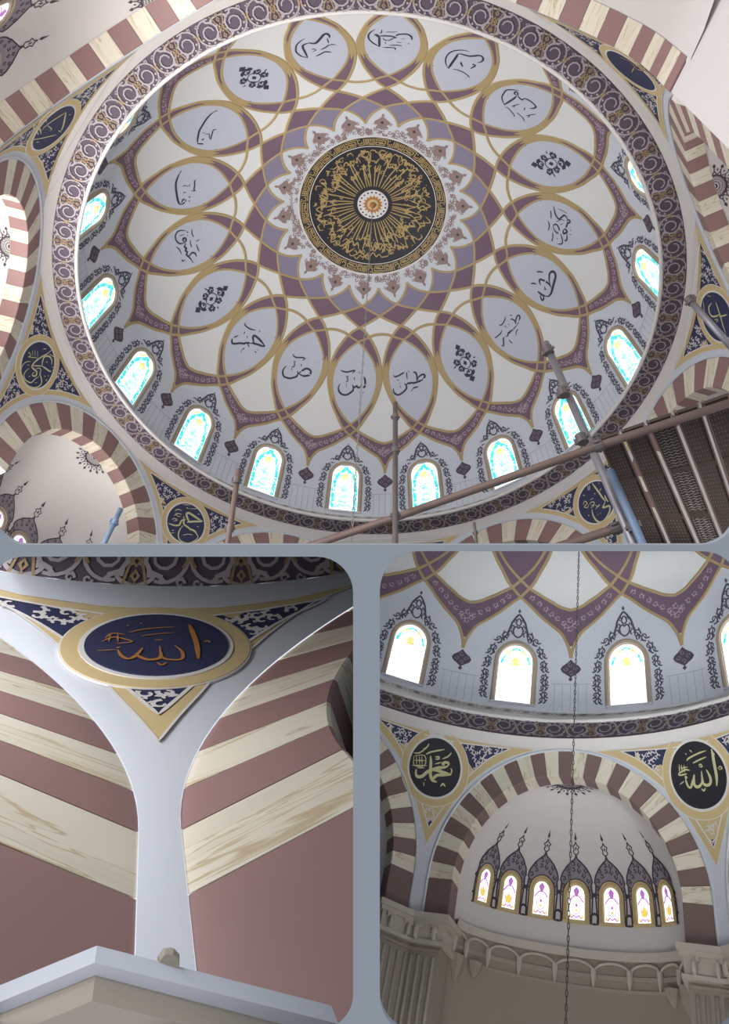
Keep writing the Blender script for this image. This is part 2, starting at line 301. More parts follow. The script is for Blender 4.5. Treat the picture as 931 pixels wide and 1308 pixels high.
STROKES = json.loads('{"e8":[[4.4,-115,940,-181,932,-249,917,-295,890,-302,871,-275,845,-209,825],[5.9,-209,825,-202,852,-197,883,-188,898,-157,906,-96,906],[7.7,-91,909,-58,898,-16,894,25,902,75,917,122,932,164,936,188,921,180,906],[3.4,149,906,148,890,145,875],[4.4,9,848,75,852,157,864,236,856],[4.5,-95,818,-34,822,51,829,98,825,141,818],[3.0,-100,860,-77,864,-54,852,-107,848]],"e9":[[4.4,-231,936,-282,921,-317,902,-319,879,-290,860,-227,841,-170,829],[6.3,-170,829,-177,856,-178,879,-188,894],[7.2,-244,898,-219,902,-197,894,-218,890],[5.3,-197,894,-81,898,-11,898,48,890],[3.9,-135,883,-102,871,-49,871,-7,883,33,894],[5.3,31,902,53,913,110,921,176,925,228,913,244,894],[2.9,-153,936,-152,917,-177,913],[2.4,-105,921,-52,925,-18,925,47,932],[3.4,53,864,141,867,196,867,233,867],[3.4,-42,841,77,848,138,848],[3.5,-132,825,-28,829,43,829,53,818],[2.9,-96,860,-91,848],[2.4,113,890,150,894]],"e10":[[3.9,-32,944,-105,936,-188,913,-227,890,-240,864,-230,841,-191,818,-123,799],[6.4,-123,799,-125,833,-125,875,-133,902],[5.8,-134,902,-99,909,-47,913,9,921,53,936,89,951,129,955,166,944,170,925,142,909],[5.4,-29,867,-15,856,31,845],[4.9,105,883,135,890,151,883,133,856],[3.5,-64,806,-6,814,57,818,125,818,194,814,211,810]],"e11":[[4.0,-207,928,-248,913,-298,883,-287,864,-249,837,-200,825,-123,814],[5.3,-123,814,-128,841,-135,871,-154,898],[5.2,-164,902,-192,898,-215,906,-207,913,-179,913,-152,902],[4.8,-146,902,-101,902,-67,906,-79,913],[4.8,-78,913,-62,925,-6,936,51,940,94,940,106,925,90,906],[3.2,-81,810,-41,818,34,818,101,818,117,810],[3.1,73,837,116,841,188,845,255,841],[2.7,-46,837,-39,852,-26,879],[2.7,-22,841,-31,852],[3.6,51,890,86,875],[2.7,177,864,184,887,199,917],[3.1,215,867,189,883]],"e13":[[5.3,-292,837,-234,841,-161,845,-109,856,-98,864,-136,875,-179,887,-166,898,-116,906],[4.8,-106,902,-130,913,-102,917,-75,909,-97,902],[5.3,-89,906,-31,902,10,898],[5.8,49,890,36,894,58,906,83,902,114,890,80,887,46,890],[4.9,94,906,175,909,205,906,217,898],[4.9,55,837,19,841,3,852,49,864,104,867,141,860,107,845,55,837],[4.4,130,875,179,883,239,890,288,887,314,867],[3.9,-210,822,-153,825,-66,825],[3.9,-19,810,37,818,119,818,136,814],[3.5,149,837,216,841,285,841,300,837],[5.7,-26,921,-23,921],[5.8,22,921,22,925],[2.4,-265,856,-240,887,-221,902],[2.4,-36,848,-98,875,-86,890],[2.9,229,860,228,867],[2.4,-5,867,-38,883],[2.4,92,917,86,928]],"e14":[[7.5,-7,898,-65,883,-130,875,-181,871,-222,879,-234,890,-196,902,-124,906,-48,909,16,913,88,917,150,913,180,902],[6.1,9,906,-18,887,-22,867,-10,848,7,841,49,845,75,856],[6.1,180,902,200,883,200,871,200,856],[5.6,221,875,259,887,268,898,229,898,204,890],[4.6,-81,814,-112,825,-134,841],[4.6,160,814,124,822,108,837],[3.6,56,875,90,883,80,890],[3.0,104,879,92,887]],"e15":[[4.9,-118,864,-167,852,-220,845,-255,845,-267,852,-239,860,-181,867,-111,871],[5.9,-111,871,-52,871,-29,867,6,871,23,867,58,871,81,867,119,875,140,875],[4.5,-118,864,-145,852,-140,841,-113,829],[5.0,140,875,171,867,206,871,248,887,281,898,309,890],[4.1,-74,806,-16,814,42,818,91,818,117,810],[4.1,136,837,193,845,261,845,302,845,315,841],[3.2,-144,814,-177,825],[3.2,-96,887,-42,890,12,902],[3.2,138,894,145,906,128,917],[2.7,51,829,40,845],[2.7,-22,837,-23,845]],"e17":[[6.2,320,887,324,902,301,913,257,921,201,917,141,906,98,894,100,879,125,871],[6.7,125,871,99,879,58,871,30,875,5,867,-18,875,-85,875,-165,871,-231,864,-255,852,-226,845,-176,848,-128,856,-112,867],[5.7,-97,867,-115,848,-110,833,-87,825,-63,829],[5.2,300,825,273,833,202,829,139,822,92,818],[3.6,54,818,61,837,61,852],[3.1,32,814,-3,822],[5.2,-7,902,-42,898,-103,898],[3.1,32,913,-11,902],[3.6,241,852,210,848],[3.6,211,864,194,867],[2.6,203,875,194,890]],"e0":[[6.2,245,875,262,894,247,909,204,921,148,925,95,921,45,909,11,898,12,883,31,871],[6.2,31,871,-2,883,-29,879,-47,875,-68,883,-105,879,-130,867],[6.8,-161,829,-183,841,-191,860,-180,879,-152,879],[6.7,-97,906,-102,906],[6.7,-161,902,-168,906],[5.2,275,810,226,814,145,814,67,806,13,803,53,818],[3.6,164,833,125,845,123,856,151,860],[3.1,154,837,106,833],[3.6,11,833,5,848],[2.6,-54,806,-93,814],[2.1,142,864,129,887]],"e1":[[6.2,230,871,252,890,243,906,200,921,142,921,86,917,34,906,2,898,-5,883,17,871],[6.7,1,879,-52,883,-118,883,-174,875,-209,867,-206,852,-172,845,-117,845,-72,856,-36,871,-15,879],[4.8,212,806,180,814,120,814,47,806,-25,803,2,818],[3.8,139,833,100,856,138,864],[2.4,148,837,100,833],[3.3,6,833,-16,845],[2.4,138,864,111,883]],"e2":[[4.5,221,879,259,902],[6.5,264,909,252,917,216,925,171,917,119,902,57,890,22,879,-50,887],[6.6,35,879,-11,871,-84,860,-161,852,-220,848,-276,841],[7.1,-274,841,-183,833,-95,829,-15,829,4,837,-31,848,-79,860],[4.5,276,814,246,822,186,822,118,818,31,806],[4.0,170,845,162,856],[3.5,95,852,68,860],[3.5,-24,795,-45,803],[4.5,6,906,23,917],[2.5,23,917,13,932],[4.5,-166,887,-205,890],[4.0,-193,875,-205,875]],"e4":[[4.6,257,867,287,887,289,906,252,917,205,921,143,917,93,906,74,890,85,883],[6.4,85,883,132,887,150,883,130,871,91,875,81,883],[5.6,66,883,42,879,18,887,-10,883,-32,879,-51,887,-92,879,-120,887,-173,879,-239,871,-303,867],[5.2,-177,879,-149,867,-136,856,-174,845,-230,845],[4.3,231,864,223,856],[4.3,171,864,170,860],[3.4,253,837,193,841,128,837,118,833],[3.4,86,852,18,856,-49,852],[3.5,24,829,34,810],[3.5,-25,829,-94,829,-165,825],[3.4,64,925,5,913,-81,909],[3.4,-156,913,-195,913,-189,898],[2.5,213,902,208,887,210,875]],"e5":[[3.4,262,906,216,913],[6.5,210,913,158,917,73,921,-12,917,-114,909,-205,902,-270,894,-294,883],[5.9,-294,883,-279,871,-240,864,-215,871,-231,879,-278,883],[6.2,-199,848,-178,845],[6.3,-263,848,-249,845],[4.1,101,829,73,833,7,829,-66,829,-96,822],[2.8,-100,822,-83,841],[2.7,-4,887,13,875,-3,867,2,852],[2.4,34,852,-8,852],[3.1,-102,879,-105,864],[1.7,-89,879,-123,875]],"e6":[[3.5,295,875,257,887],[5.9,253,887,198,894,110,898,7,898,-84,898,-173,890,-241,883,-296,875],[4.6,-296,875,-290,860,-286,848],[6.0,-228,864,-201,856],[3.6,-4,825,-24,837,-88,833,-152,829,-189,825],[2.3,-189,825,-158,837,-106,845,-125,864],[2.0,-105,879,-105,864],[2.6,-21,871,-21,864]],"muh3":[[8.0,291,-1700,248,-1854,226,-2036,193,-2215,106,-2335,-28,-2352],[7.9,656,-2147,643,-2273,576,-2339,440,-2295,311,-2148,146,-2042,-25,-1959,-202,-1911,-297,-1846],[6.9,-299,-1857,-299,-1776,-192,-1774,-122,-1834,-192,-1855],[7.9,169,-2058,15,-2037,-173,-2056,-410,-2066],[7.3,-412,-2077,-184,-2123,-9,-2171,80,-2260,127,-2363],[4.3,443,-1687,287,-1582,-120,-1429],[3.7,-86,-1702,-257,-1599,-345,-1479],[3.7,122,-1885,-89,-1795],[3.7,828,-1730,647,-1687,445,-1476,411,-1375],[2.7,566,-1551,438,-1510],[2.7,798,-1805,475,-1729,422,-1987,741,-2062,798,-1805],[2.7,733,-1789,664,-2044],[2.7,640,-1779,578,-2011],[2.7,565,-1750,499,-2004],[3.2,757,-1925,396,-1852],[3.7,804,-2078,356,-1983],[4.3,144,-1692,27,-1668,30,-1726,134,-1748],[4.7,335,-2364,318,-2383],[2.6,360,-2440,338,-2551],[4.2,-161,-2451,-223,-2357,-298,-2423],[3.7,-386,-1909,-431,-1947,-414,-2088],[3.2,638,-2108,409,-2054]],"all3":[[7.1,-552,-1369,-547,-1498,-523,-1655,-505,-1861,-484,-2051,-429,-2233],[4.9,-544,-1449,-600,-1524],[6.3,-244,-1818,-283,-1921,-303,-2053,-252,-2158,-148,-2174,-66,-2114,-68,-2001,-98,-1827],[6.3,-64,-2049,23,-2149,129,-2175,192,-2110,178,-1982,128,-1875],[4.9,132,-1891,233,-2040,304,-2160,376,-2135,407,-2017,406,-1936],[4.5,406,-1936,394,-1888,357,-1942],[2.6,461,-1994,616,-2058],[3.8,254,-1531,210,-1488,17,-1436,-182,-1402,-377,-1386],[3.4,102,-1610,-87,-1566,-339,-1526],[4.6,251,-1384,226,-1355],[3.1,107,-1291,42,-1350],[3.0,-48,-1690,-117,-1668,-149,-1730,-61,-1716],[2.9,-589,-1852,-665,-1809,-707,-1865,-601,-1878],[3.7,15,-2231,-39,-2287,-103,-2232],[3.1,505,-1580,545,-1771],[3.1,449,-1603,467,-1781],[3.0,370,-1614,398,-1790],[3.4,593,-1798,482,-1763,352,-1731,238,-1762],[3.8,597,-1814,522,-1840,338,-1830],[2.7,481,-1681,275,-1676]],"all2":[[2.5,-269,-1222,-297,-1415,-321,-1646,-323,-1946],[1.6,-127,-1655,-188,-1788,-185,-1937,-94,-1951,-17,-1894,0,-1672],[2.1,-9,-1783,-2,-1912,88,-1949,165,-1895,197,-1841],[1.8,148,-1711,196,-1860,253,-1935,315,-1883,354,-1758],[1.4,372,-1723,335,-1701],[1.0,283,-1400,139,-1317,-130,-1264],[0.8,174,-1469,36,-1416,-129,-1390],[1.1,498,-1605,404,-1503,240,-1585,379,-1631],[1.0,481,-1529,426,-1430,313,-1439],[1.0,444,-1599,439,-1469],[1.0,366,-1593,377,-1444],[0.9,518,-1791,369,-1759],[1.4,309,-1251,291,-1261],[0.9,195,-1186,168,-1215],[1.2,50,-1541,-23,-1541],[1.1,19,-2004,-18,-2059,-56,-2005],[1.2,-389,-1594,-422,-1577,-445,-1618]],"r0":[[5.4,-226,-931,-28,-968,242,-1099,547,-1273],[4.9,563,-1286,453,-1504,323,-1780,188,-1985,40,-2114],[3.8,855,-2556,598,-2271,341,-2078],[4.4,-102,-1968,151,-2239,305,-2517,226,-2595,506,-2851,568,-2723],[4.0,-87,-2120,103,-2344],[3.1,-166,-2507,-276,-1944,-322,-1499,-339,-1054],[3.1,848,-2624,921,-2511,848,-2106],[2.8,189,-1880,-30,-1504,-98,-1556],[2.7,63,-2638,12,-2468],[2.9,439,-1033,412,-944],[2.4,-372,-2014,-434,-1832],[2.9,-166,-1104,-257,-910]],"r1":[[5.0,89,-596,97,-867,155,-1160,188,-1416,174,-1604,120,-1704,-59,-1634,-178,-1589,-253,-1691,-171,-1815,-105,-1804,-105,-1689],[3.5,128,-1643,-3,-1462,-157,-1268],[4.9,-165,-1286,-32,-1201,67,-1069,30,-926,-88,-825,-258,-805,-372,-892],[4.6,-164,-1272,-337,-1174,-517,-1083,-576,-1006],[4.2,-66,-1582,-101,-1461,-221,-1387,-327,-1506,-507,-1530,-639,-1614,-650,-1798,-542,-1994,-347,-2163,-112,-2250,92,-2243,260,-2246,399,-2152,459,-1976,403,-1778,309,-1659],[3.8,163,-1823,177,-2016,120,-2167,-55,-2185,-255,-2073,-324,-1969,-327,-1794,-365,-1586],[4.3,-506,-1358,-566,-1337],[4.3,-610,-1222,-648,-1203],[4.3,-664,-1355,-731,-1383],[4.6,-140,-1053,-176,-1005],[3.2,370,-977,280,-834],[2.5,24,-797,-172,-681,-401,-585],[2.2,-451,-935,-591,-768,-574,-950],[2.4,666,-1649,609,-1566,485,-1598,558,-1673],[2.1,633,-1418,429,-1488],[2.1,563,-1316,349,-1404],[2.1,476,-1221,262,-1310],[2.4,542,-1708,209,-1296],[4.1,-59,-1980,-104,-1949],[2.4,312,-1855,253,-1773],[2.1,-429,-1859,-511,-1765]],"r2":[[7.6,-624,-1036,-414,-1026,-170,-1000,46,-986,128,-1066,68,-1171,-57,-1279,-133,-1339],[6.7,-607,-1057,-388,-1150,-201,-1255,-19,-1373],[6.6,204,-1217,121,-1347,90,-1480,-7,-1528,-167,-1545,-254,-1575,-347,-1553,-476,-1563,-579,-1636,-673,-1690],[5.7,66,-1294,184,-1381,220,-1475,231,-1630,367,-1730,550,-1782,674,-1791],[4.8,76,-1572,130,-1750,136,-1953,53,-2134,-97,-2203,-355,-2170,-540,-2002,-648,-1825,-666,-1669],[2.6,441,-823,118,-658],[4.0,244,-842,140,-837],[2.7,117,-830,-336,-604],[3.1,622,-1222,554,-1085,358,-1052],[3.0,589,-1404,480,-1243,294,-1191],[3.0,609,-1590,523,-1492,392,-1494,520,-1615],[2.6,573,-1270,434,-1342,309,-1274],[3.9,435,-1993,353,-1947],[3.0,438,-2108,295,-2028],[3.1,-293,-865,-401,-812],[3.1,-467,-1345,-552,-1304],[2.6,-51,-1953,-222,-1814,-443,-1740]],"r4":[[5.9,-189,-692,-228,-917,-273,-1161,-310,-1427,-357,-1619],[6.2,-357,-1619,-252,-1709,-147,-1773,-278,-1834,-429,-1883,-382,-2038,-239,-2156,-55,-2246,144,-2250,280,-2110,336,-1915,327,-1708,281,-1578],[5.4,-441,-1407,-421,-1555,-457,-1714],[4.4,-856,-1535,-758,-1601,-640,-1706],[5.8,145,-1903,136,-1914],[5.8,33,-1909,25,-1922],[3.2,20,-652,97,-843],[3.2,-60,-676,30,-832,103,-799],[4.1,-74,-1084,-113,-1123],[4.1,386,-877,323,-928],[3.2,550,-1201,422,-1120,372,-1256,544,-1310,419,-1413,347,-1324],[3.2,302,-1352,195,-1313,83,-1383,166,-1490,317,-1502],[3.1,79,-1492,30,-1630,-76,-1593,158,-1655],[3.2,278,-1420,124,-1464],[4.1,532,-1688,497,-1736],[4.1,-424,-846,-452,-878],[2.7,199,-1204,34,-1229],[3.6,-439,-1084,-317,-1137]],"r5":[[4.9,-329,-1097,-119,-999,51,-1062,105,-1214,-13,-1412,-173,-1546],[4.5,-470,-1293,-309,-1433,-114,-1617,87,-1784,298,-2027],[3.8,-69,-1541,-240,-1762,-369,-1913],[2.5,-179,-705,82,-796,429,-921],[2.4,171,-1343,49,-1512,200,-1465],[2.1,-491,-856,-531,-1038],[2.1,357,-1510,399,-1639]],"r6":[[4.4,-580,-1665,-538,-1882,-442,-2103,-285,-2072,-131,-2053,-143,-2460,-45,-2685,182,-2688],[3.8,-789,-2247,-701,-2385,-532,-2469,-593,-2901,-385,-3012,-280,-2407,-367,-2216],[3.5,-213,-2000,72,-1374],[2.6,-116,-2862,33,-2947],[2.7,-263,-2132,-449,-3034]]}')

# ------------------------------------------------------------------ the painted dome
PROF_A = [(0.0, 0.0, 0.991), (0.096, 0.096, 0.9863), (0.193, 0.1913, 0.9724), (0.289, 0.2853, 0.95), (0.386, 0.3771, 0.9194), (0.483, 0.4662, 0.8813), (0.58, 0.5517, 0.8362), (0.676, 0.6331, 0.7845), (0.772, 0.7097, 0.7268), (0.867, 0.781, 0.6633), (0.963, 0.8467, 0.5943), (1.058, 0.9066, 0.5199), (1.154, 0.9598, 0.4403), (1.249, 1.0023, 0.3551), (1.344, 1.029, 0.2644), (1.44, 1.0453, 0.1703), (1.531, 1.06, 0.08)]
PROF_C = smoothtab([(0.0, 0.0, 1.18), (.35, .40, 1.12), (.7, .76, .92), (1.09, 1.0728, .5735), (1.27, 1.117, .3417), (1.508, 1.1313, .1338), (1.531, 1.133, .11)])
OUT = [(.405, 1.5), (.418, 1.46), (.436, 1.385), (.455, 1.285), (.474, 1.155), (.492, 1.0), (.539, .5), (.597, 0), (.617, -.137), (.643, -.245), (.677, -.34), (.718, -.415), (.765, -.463), (.81, -.478), (.85, -.472), (.89, -.437), (.935, -.38), (.99, -.295), (1.035, -.2), (1.075, -.12), (1.115, 0)]
INN = [(.664, 0), (.69, -.128), (.722, -.245), (.762, -.342), (.797, -.385), (.835, -.397), (.88, -.382), (.925, -.335), (.955, -.29), (.988, -.222), (1.02, -.14), (1.045, -.06), (1.062, 0)]
OGEE = [(0, 1.115), (.085, 1.135), (.195, 1.165), (.31, 1.192), (.405, 1.215), (.462, 1.246), (.49, 1.276), (.5, 1.30)]
UCUR = [(0, 1.062), (.085, 1.085), (.2, 1.107), (.3, 1.124), (.4, 1.141), (.5, 1.150)]
ARC = [(0, .664), (.12, .652), (.25, .638), (.37, .629), (.5, .626)]
def dome_surf(prof, ph):
    def f(u, v):
        r, z = lerp(prof, v); a = radians(ph + 20 * u); return Vector((r * cos(a), r * sin(a), z))
    return Surf(f, (0, 0, .3))
def scroll(mb, S, c, d, r, wd, h, turns=1.2, hand=1, mu=(1, 1), leaf=True, flat=True):
    # a tapering spiral with a leaf bud: c centre (u,v), d start angle
    n = 9; pts = []; ws = []
    for i in range(n + 1):
        t = i / n; a = d + hand * t * turns * 2 * pi; rr = r * (1 - .72 * t); pts.append((c[0] + rr * cos(a) / mu[0], c[1] + rr * sin(a) / mu[1])); ws.append(wd * (1 - .45 * t))
    mb.ribbon(S, pts, ws, h, flat=flat)
    if leaf:
        a = d + hand * .25 * 2 * pi; o = 1.0
        for q in (-.5, .5):
            a1 = a + q; mb.ribbon(S, [(c[0] + r * .95 * cos(a1) / mu[0], c[1] + r * .95 * sin(a1) / mu[1]), (c[0] + r * 1.35 * cos(a1 + .3 * hand) / mu[0], c[1] + r * 1.35 * sin(a1 + .3 * hand) / mu[1])], [wd * 1.2, wd * .3], h, flat=flat)

def sector_poly(tab, lo, hi, f):
    ks = [lo] + [t[0] for t in tab if lo < t[0] < hi] + [hi]
    L = [(f(lerp(tab, k)[0]), k) for k in ks]; return L
def dome(hall, prof, ph, rho0, sectors, windows, medallions, glassm, centre):
    S = dome_surf(prof, ph); B = MB()
    nr = 46; rows = []
    for i in range(nr + 1):
        v = rho0 + (1.531 - rho0) * i / nr; rows.append([S.f(k / 6, v) for k in range(108)])
    B.quadstrip(rows, False, True); B.f = [tuple(reversed(f)) for f in B.f]
    root = build('ceiling', B, 'white', hall, smooth=True); tag(root, kind='structure')
    root['label'] = 'white domed ceiling with interlaced ochre bands' if centre else 'lower edge of the painted dome above the drum windows'
    RZ18 = lambda k: RZ(20 * k)
    # drum field below the ogee line, cooler white
    so = smoothtab(OUT, 3); si = smoothtab(INN, 3); og = curve(OGEE, 3); uc = curve(UCUR, 3); ar = curve(ARC, 3)
    mir = lambda L: [(-a, b) for a, b in L]
    protos = []
    def P(name, mb, m): protos.append((name, mb, m))
    b = MB(); poly = [(0, 1.115)] + og[1:] + [(.5, 1.528), (-.5, 1.528)] + mir(og)[::-1][:-1]; b.fill(S, poly, .001, .045); P('drum_panel', b, 'drum')
    if centre:
        b = MB(); L = sector_poly(so, .539, .597, lambda x: x); L2 = sector_poly(so, .492, .539, lambda x: 1 - x)
        poly = L2 + L[1:] + mir(L)[::-1][1:] + mir(L2)[::-1][1:-1]; b.fill(S, poly, .0015, .04); P('plum_diamond', b, 'purple')
        b = MB(); L = sector_poly(so, .492, .539, lambda x: x - .5); L2 = sector_poly(so, .407, .492, lambda x: 1.5 - x)
        R_ = [(.5 + x, y) for x, y in L2 + L[1:]]; L_ = [(.5 - x, y) for x, y in L2 + L[1:]]
        b.fill(S, R_ + L_[::-1][1:-1], .0015, .04); P('mauve_diamond', b, 'mauve')
    # plum crescents (drawn as the field inside the outer band, under the medallion panel)
    E = [(x, y) for y, x in [(t[0], -t[1]) for t in so if t[0] >= .597]]
    b = MB(); b.fill(S, E + mir(E)[::-1][1:-1], .0012, .06); P('plum_crescent', b, 'purple')
    # plum ornament band between U curve and ogee
    b = MB(); top = uc + [(1 - a, c) for a, c in uc[::-1][1:]]; bot = og + [(1 - a, c) for a, c in og[::-1][1:]]
    bot = [p for p in bot if p[1] < 1.262]
    b.fill(S, top + bot[::-1], .0012, .04); P('plum_band', b, 'purple')
    b = MB(); mu = S.metric(.2, 1.17)
    for sgn in (0, 1):
        for j in range(6):
            t = .12 + j * .064; yu = lerp([(x, y) for x, y in uc], t)[0]; yo = lerp([(x, y) for x, y in og], min(t, .46))[0]; c = (t if not sgn else 1 - t, (yu + yo) / 2)
            scroll(b, S, c, j * 2.1, .011, .0038, .0026, 1.0, 1 if j % 2 else -1, mu)
    for q in ((.5, 1.18), (.5, 1.205), (.46, 1.195), (.54, 1.195)): scroll(b, S, q, q[0] * 9, .012, .004, .0026, 1.0, 1, mu)
    P('band_scrollwork', b, 'pinkgrey')
    # gold bands
    W = .0135
    for sg in (1, -1):
        b = MB(); pts = [(sg * -x if 0 else sg * x, y) for y, x in so if centre or y > .8] + [(sg * x, y) for x, y in og[1:]]
        # the outer strand crosses the axis and runs down to the ogee tip
        b.ribbon(S, pts, W, .0036); P('gold_strand', b, 'gold')
        b = MB(); pts = ([(sg * x, y) for x, y in ar[::-1]] if centre else []) + [(sg * x, y) for y, x in si[1:] if centre or y > .8] + [(sg * x, y) for x, y in uc[1:]]
        b.ribbon(S, pts, W, .0032); P('gold_loop', b, 'gold')
        b = MB(); ys = [.760 + .0125 * k for k in range(17)]; mid = [(sg * (lerp(so, y)[0] + lerp(si, y)[0]) / 2, y) for y in ys]
        mm = S.metric(0, .85)[0]
        b.ribbon(S, mid, [max(.001, abs(lerp(so, p[1])[0] - lerp(si, p[1])[0]) * mm * min(1, .15 + q / 4, .15 + (16 - q) / 5)) for q, p in enumerate(mid)], .0030); P('gold_rim', b, 'gold')
    # pendant diamond under each tip
    b = MB(); mm = S.metric(.5, 1.34)
    def ND(k=1.0): return [(.5 + dx * k / mm[0], 1.345 + dy * k) for dx, dy in ((0, -.040), (.012, -.026), (.030, -.012), (.036, 0), (.030, .012), (.012, .026), (0, .036), (-.012, .026), (-.030, .012), (-.036, 0), (-.030, -.012), (-.012, -.026))]
    b.fill(S, ND(), .003, .03, 0); b.fill(S, [(.5 + dx / mm[0], 1.390 + dy) for dx, dy in ((0, -.012), (.008, 0), (0, .010), (-.008, 0))], .003, .03); b.ribbon(S, [(.5, 1.375), (.5, 1.392)], .003, .003, flat=True)
    P('pendant_diamond', b, 'taupe' if 0 else 'frz')
    b = MB()
    for a in range(4): scroll(b, S, (.5 + .016 * cos(a * pi / 2) / mm[0], 1.345 + .016 * sin(a * pi / 2)), a * 1.57, .009, .003, .0045, 1, 1, mm, False)
    P('diamond_scroll', b, 'shade')
    b = MB()
    b.ribbon(S, [(.33 + .34 * k / 6, 1.412) for k in range(7)], .0022, .0024, flat=True)
    for k in range(5): b.ribbon(S, [(.36 + .07 * k, 1.414), (.36 + .07 * k, 1.525)], .0016, .0024, flat=True)
    P('panel_line', b, 'line')
    for name, mb, m in protos:
        me = bpy.data.meshes.new(name); me.from_pydata(mb.v, [], mb.f); me.materials.append(MT[m]); me.update()
        for k in sectors:
            o = link(name, me, hall, root, RZ(20 * k))
    # windows
    mw = S.metric(0, 1.39)[0]; X = lambda x, y: (x / mw, y)
    def archpts(hw, top, bot, n=14):
        c = top + hw; return [(hw, bot)] + [(hw * cos(pi * i / n), c - hw * sin(pi * i / n)) for i in range(n + 1)] + [(-hw, bot)]
    def mk(pl): return [X(*p) for p in pl]
    G = MB(); G.fill(S, mk(archpts(.060, 1.262, 1.506)), .0015, .04)
    CY = MB()
    if not centre: CY.ribbon(S, mk([(-.052, 1.335), (-.040, 1.300), (-.02, 1.282), (0, 1.274), (.02, 1.282), (.040, 1.300), (.052, 1.335)]), .009, .0025, flat=True)
    else: CY.ribbon(S, mk([(.049, 1.50), (.050, 1.40), (.046, 1.345), (.034, 1.315), (.012, 1.294), (0, 1.276)]), .015, .0025, flat=True); CY.ribbon(S, mk([(-.049, 1.50), (-.050, 1.40), (-.046, 1.345), (-.034, 1.315), (-.012, 1.294), (0, 1.276)]), .015, .0025, flat=True)
    for cx, cy in ((0, 1.455), (0, 1.395), (.02, 1.43), (-.02, 1.43)) if centre else (): scroll(CY, S, X(cx, cy), 0, .012, .003, .0026, 1, 1, (mw, 1))
    if centre: CY.ribbon(S, mk([(-.04, 1.495), (-.015, 1.475), (0, 1.485), (.015, 1.475), (.04, 1.495)]), .006, .0026, flat=True)
    AM = MB(); AM.fill(S, mk([(.018, 1.275), (.052, 1.305), (.036, 1.300), (.016, 1.285)]), .0028, .04); AM.fill(S, mk([(-.018, 1.275), (-.016, 1.285), (-.036, 1.300), (-.052, 1.305)]), .0028, .04)
    AM.fill(S, mk([(0, 1.305), (.017, 1.322), (.013, 1.342), (-.013, 1.342), (-.017, 1.322)]), .0028, .04)
    LE = MB()
    for yy in (1.40, 1.46): LE.ribbon(S, mk([(-.06, yy), (.06, yy)]), .0016, .003, flat=True)
    FR = MB(); FR.ribbon(S, mk(archpts(.069, 1.253, 1.510)), .018, .008, smooth=0); FR.ribbon(S, mk(archpts(.0775, 1.245, 1.510)), .004, .004)
    SL = MB(); SL.ribbon(S, mk([(-.078, 1.512), (.078, 1.512)]), .010, .008)
    OR = MB(); path = curve([(.104, 1.496), (.106, 1.42), (.104, 1.35), (.090, 1.285), (.062, 1.243), (.034, 1.222)], 6)
    LN = [0]
    for i in range(1, len(path)): LN.append(LN[-1] + hypot(path[i][0] - path[i - 1][0], path[i][1] - path[i - 1][1]))
    nu = 11
    for j in range(nu):
        d = LN[-1] * (j + .5) / nu; i = max(k for k in range(len(LN)) if LN[k] <= d); p = path[i]; q = path[min(i + 1, len(path) - 1)]
        ang = atan2(q[1] - p[1], q[0] - p[0]); hd = 1 if j % 2 else -1
        cx, cy = p[0] - sin(ang) * .004 * hd, p[1] + cos(ang) * .004 * hd
        for sg in (1, -1):
            scroll(OR, S, X(sg * cx, cy), (ang if sg > 0 else pi - ang) + hd * sg * .4 + pi, 0.0140, .0062, .0026, 1.05, hd * sg, (mw, 1))
            e = (cx + .013 * cos(ang) * 1.0, cy + .013 * sin(ang)); s0 = (cx - .014 * cos(ang) - .012 * sin(ang) * hd * 1, cy - .014 * sin(ang) + .012 * cos(ang) * hd)
            OR.ribbon(S, curve([X(sg * s0[0], s0[1]), X(sg * (cx - .006 * cos(ang)), cy - .006 * sin(ang) - .0), X(sg * e[0], e[1])], 3), [.0045, .0055, .006, .005, .004, .003, .0025][:7], .0026, flat=True)
    for sg in (1, -1):
        OR.ribbon(S, curve(mk([(sg * .040, 1.232), (sg * .030, 1.205), (sg * .024, 1.190), (sg * .010, 1.174), (0, 1.166)]), 3), .0075, .0026, flat=True)
        OR.ribbon(S, curve(mk([(0, 1.236), (sg * .014, 1.228), (sg * .018, 1.212), (sg * .008, 1.202), (0, 1.208)]), 3), .006, .0026, flat=True)
        OR.ribbon(S, curve(mk([(0, 1.200), (sg * .009, 1.194), (sg * .006, 1.183), (0, 1.178)]), 3), .0055, .0026, flat=True)
    for sg in (1, -1):
        for cx, cy, r_ in ((.030, 1.225, .010), (.050, 1.243, .011), (.014, 1.188, .006), (.022, 1.206, .007)): scroll(OR, S, X(sg * cx, cy), 2 + sg, r_, .0052, .0027, .9, sg, (mw, 1))
    OR.fill(S, mk([(0, 1.150), (.006, 1.157), (0, 1.164), (-.006, 1.157)]), .0026, .04)
    base = S.at(0, 1.50)
    L0 = None
    for k in windows:
        if L0 is None:
            me = bpy.data.meshes.new('window_frame'); r_ = link('window_1', None, hall, None, RZ(20 * k) @ Matrix.Translation(base)); r_['kind'] = 'structure'
            for nm, mb, m in (('pane', G, glassm), ('cyan_border_pane', CY, 'cyan'), ('amber_pane', AM, 'amber'), ('glazing_bar', LE, 'shade'), ('window_frame', FR, 'frame'), ('window_sill', SL, 'drum'), ('painted_arabesque', OR, 'arab')):
                if not centre and nm in ('amber_pane',): pass
                build(nm, mb, m, hall, r_, base)
            L0 = r_
        else:
            r_ = link('window_%d' % (list(windows).index(k) + 1), None, hall, None, RZ(20 * k) @ Matrix.Translation(base)); r_['kind'] = 'structure'
            for c in [c for c in L0.children]: copyobj(c, r_, Matrix())
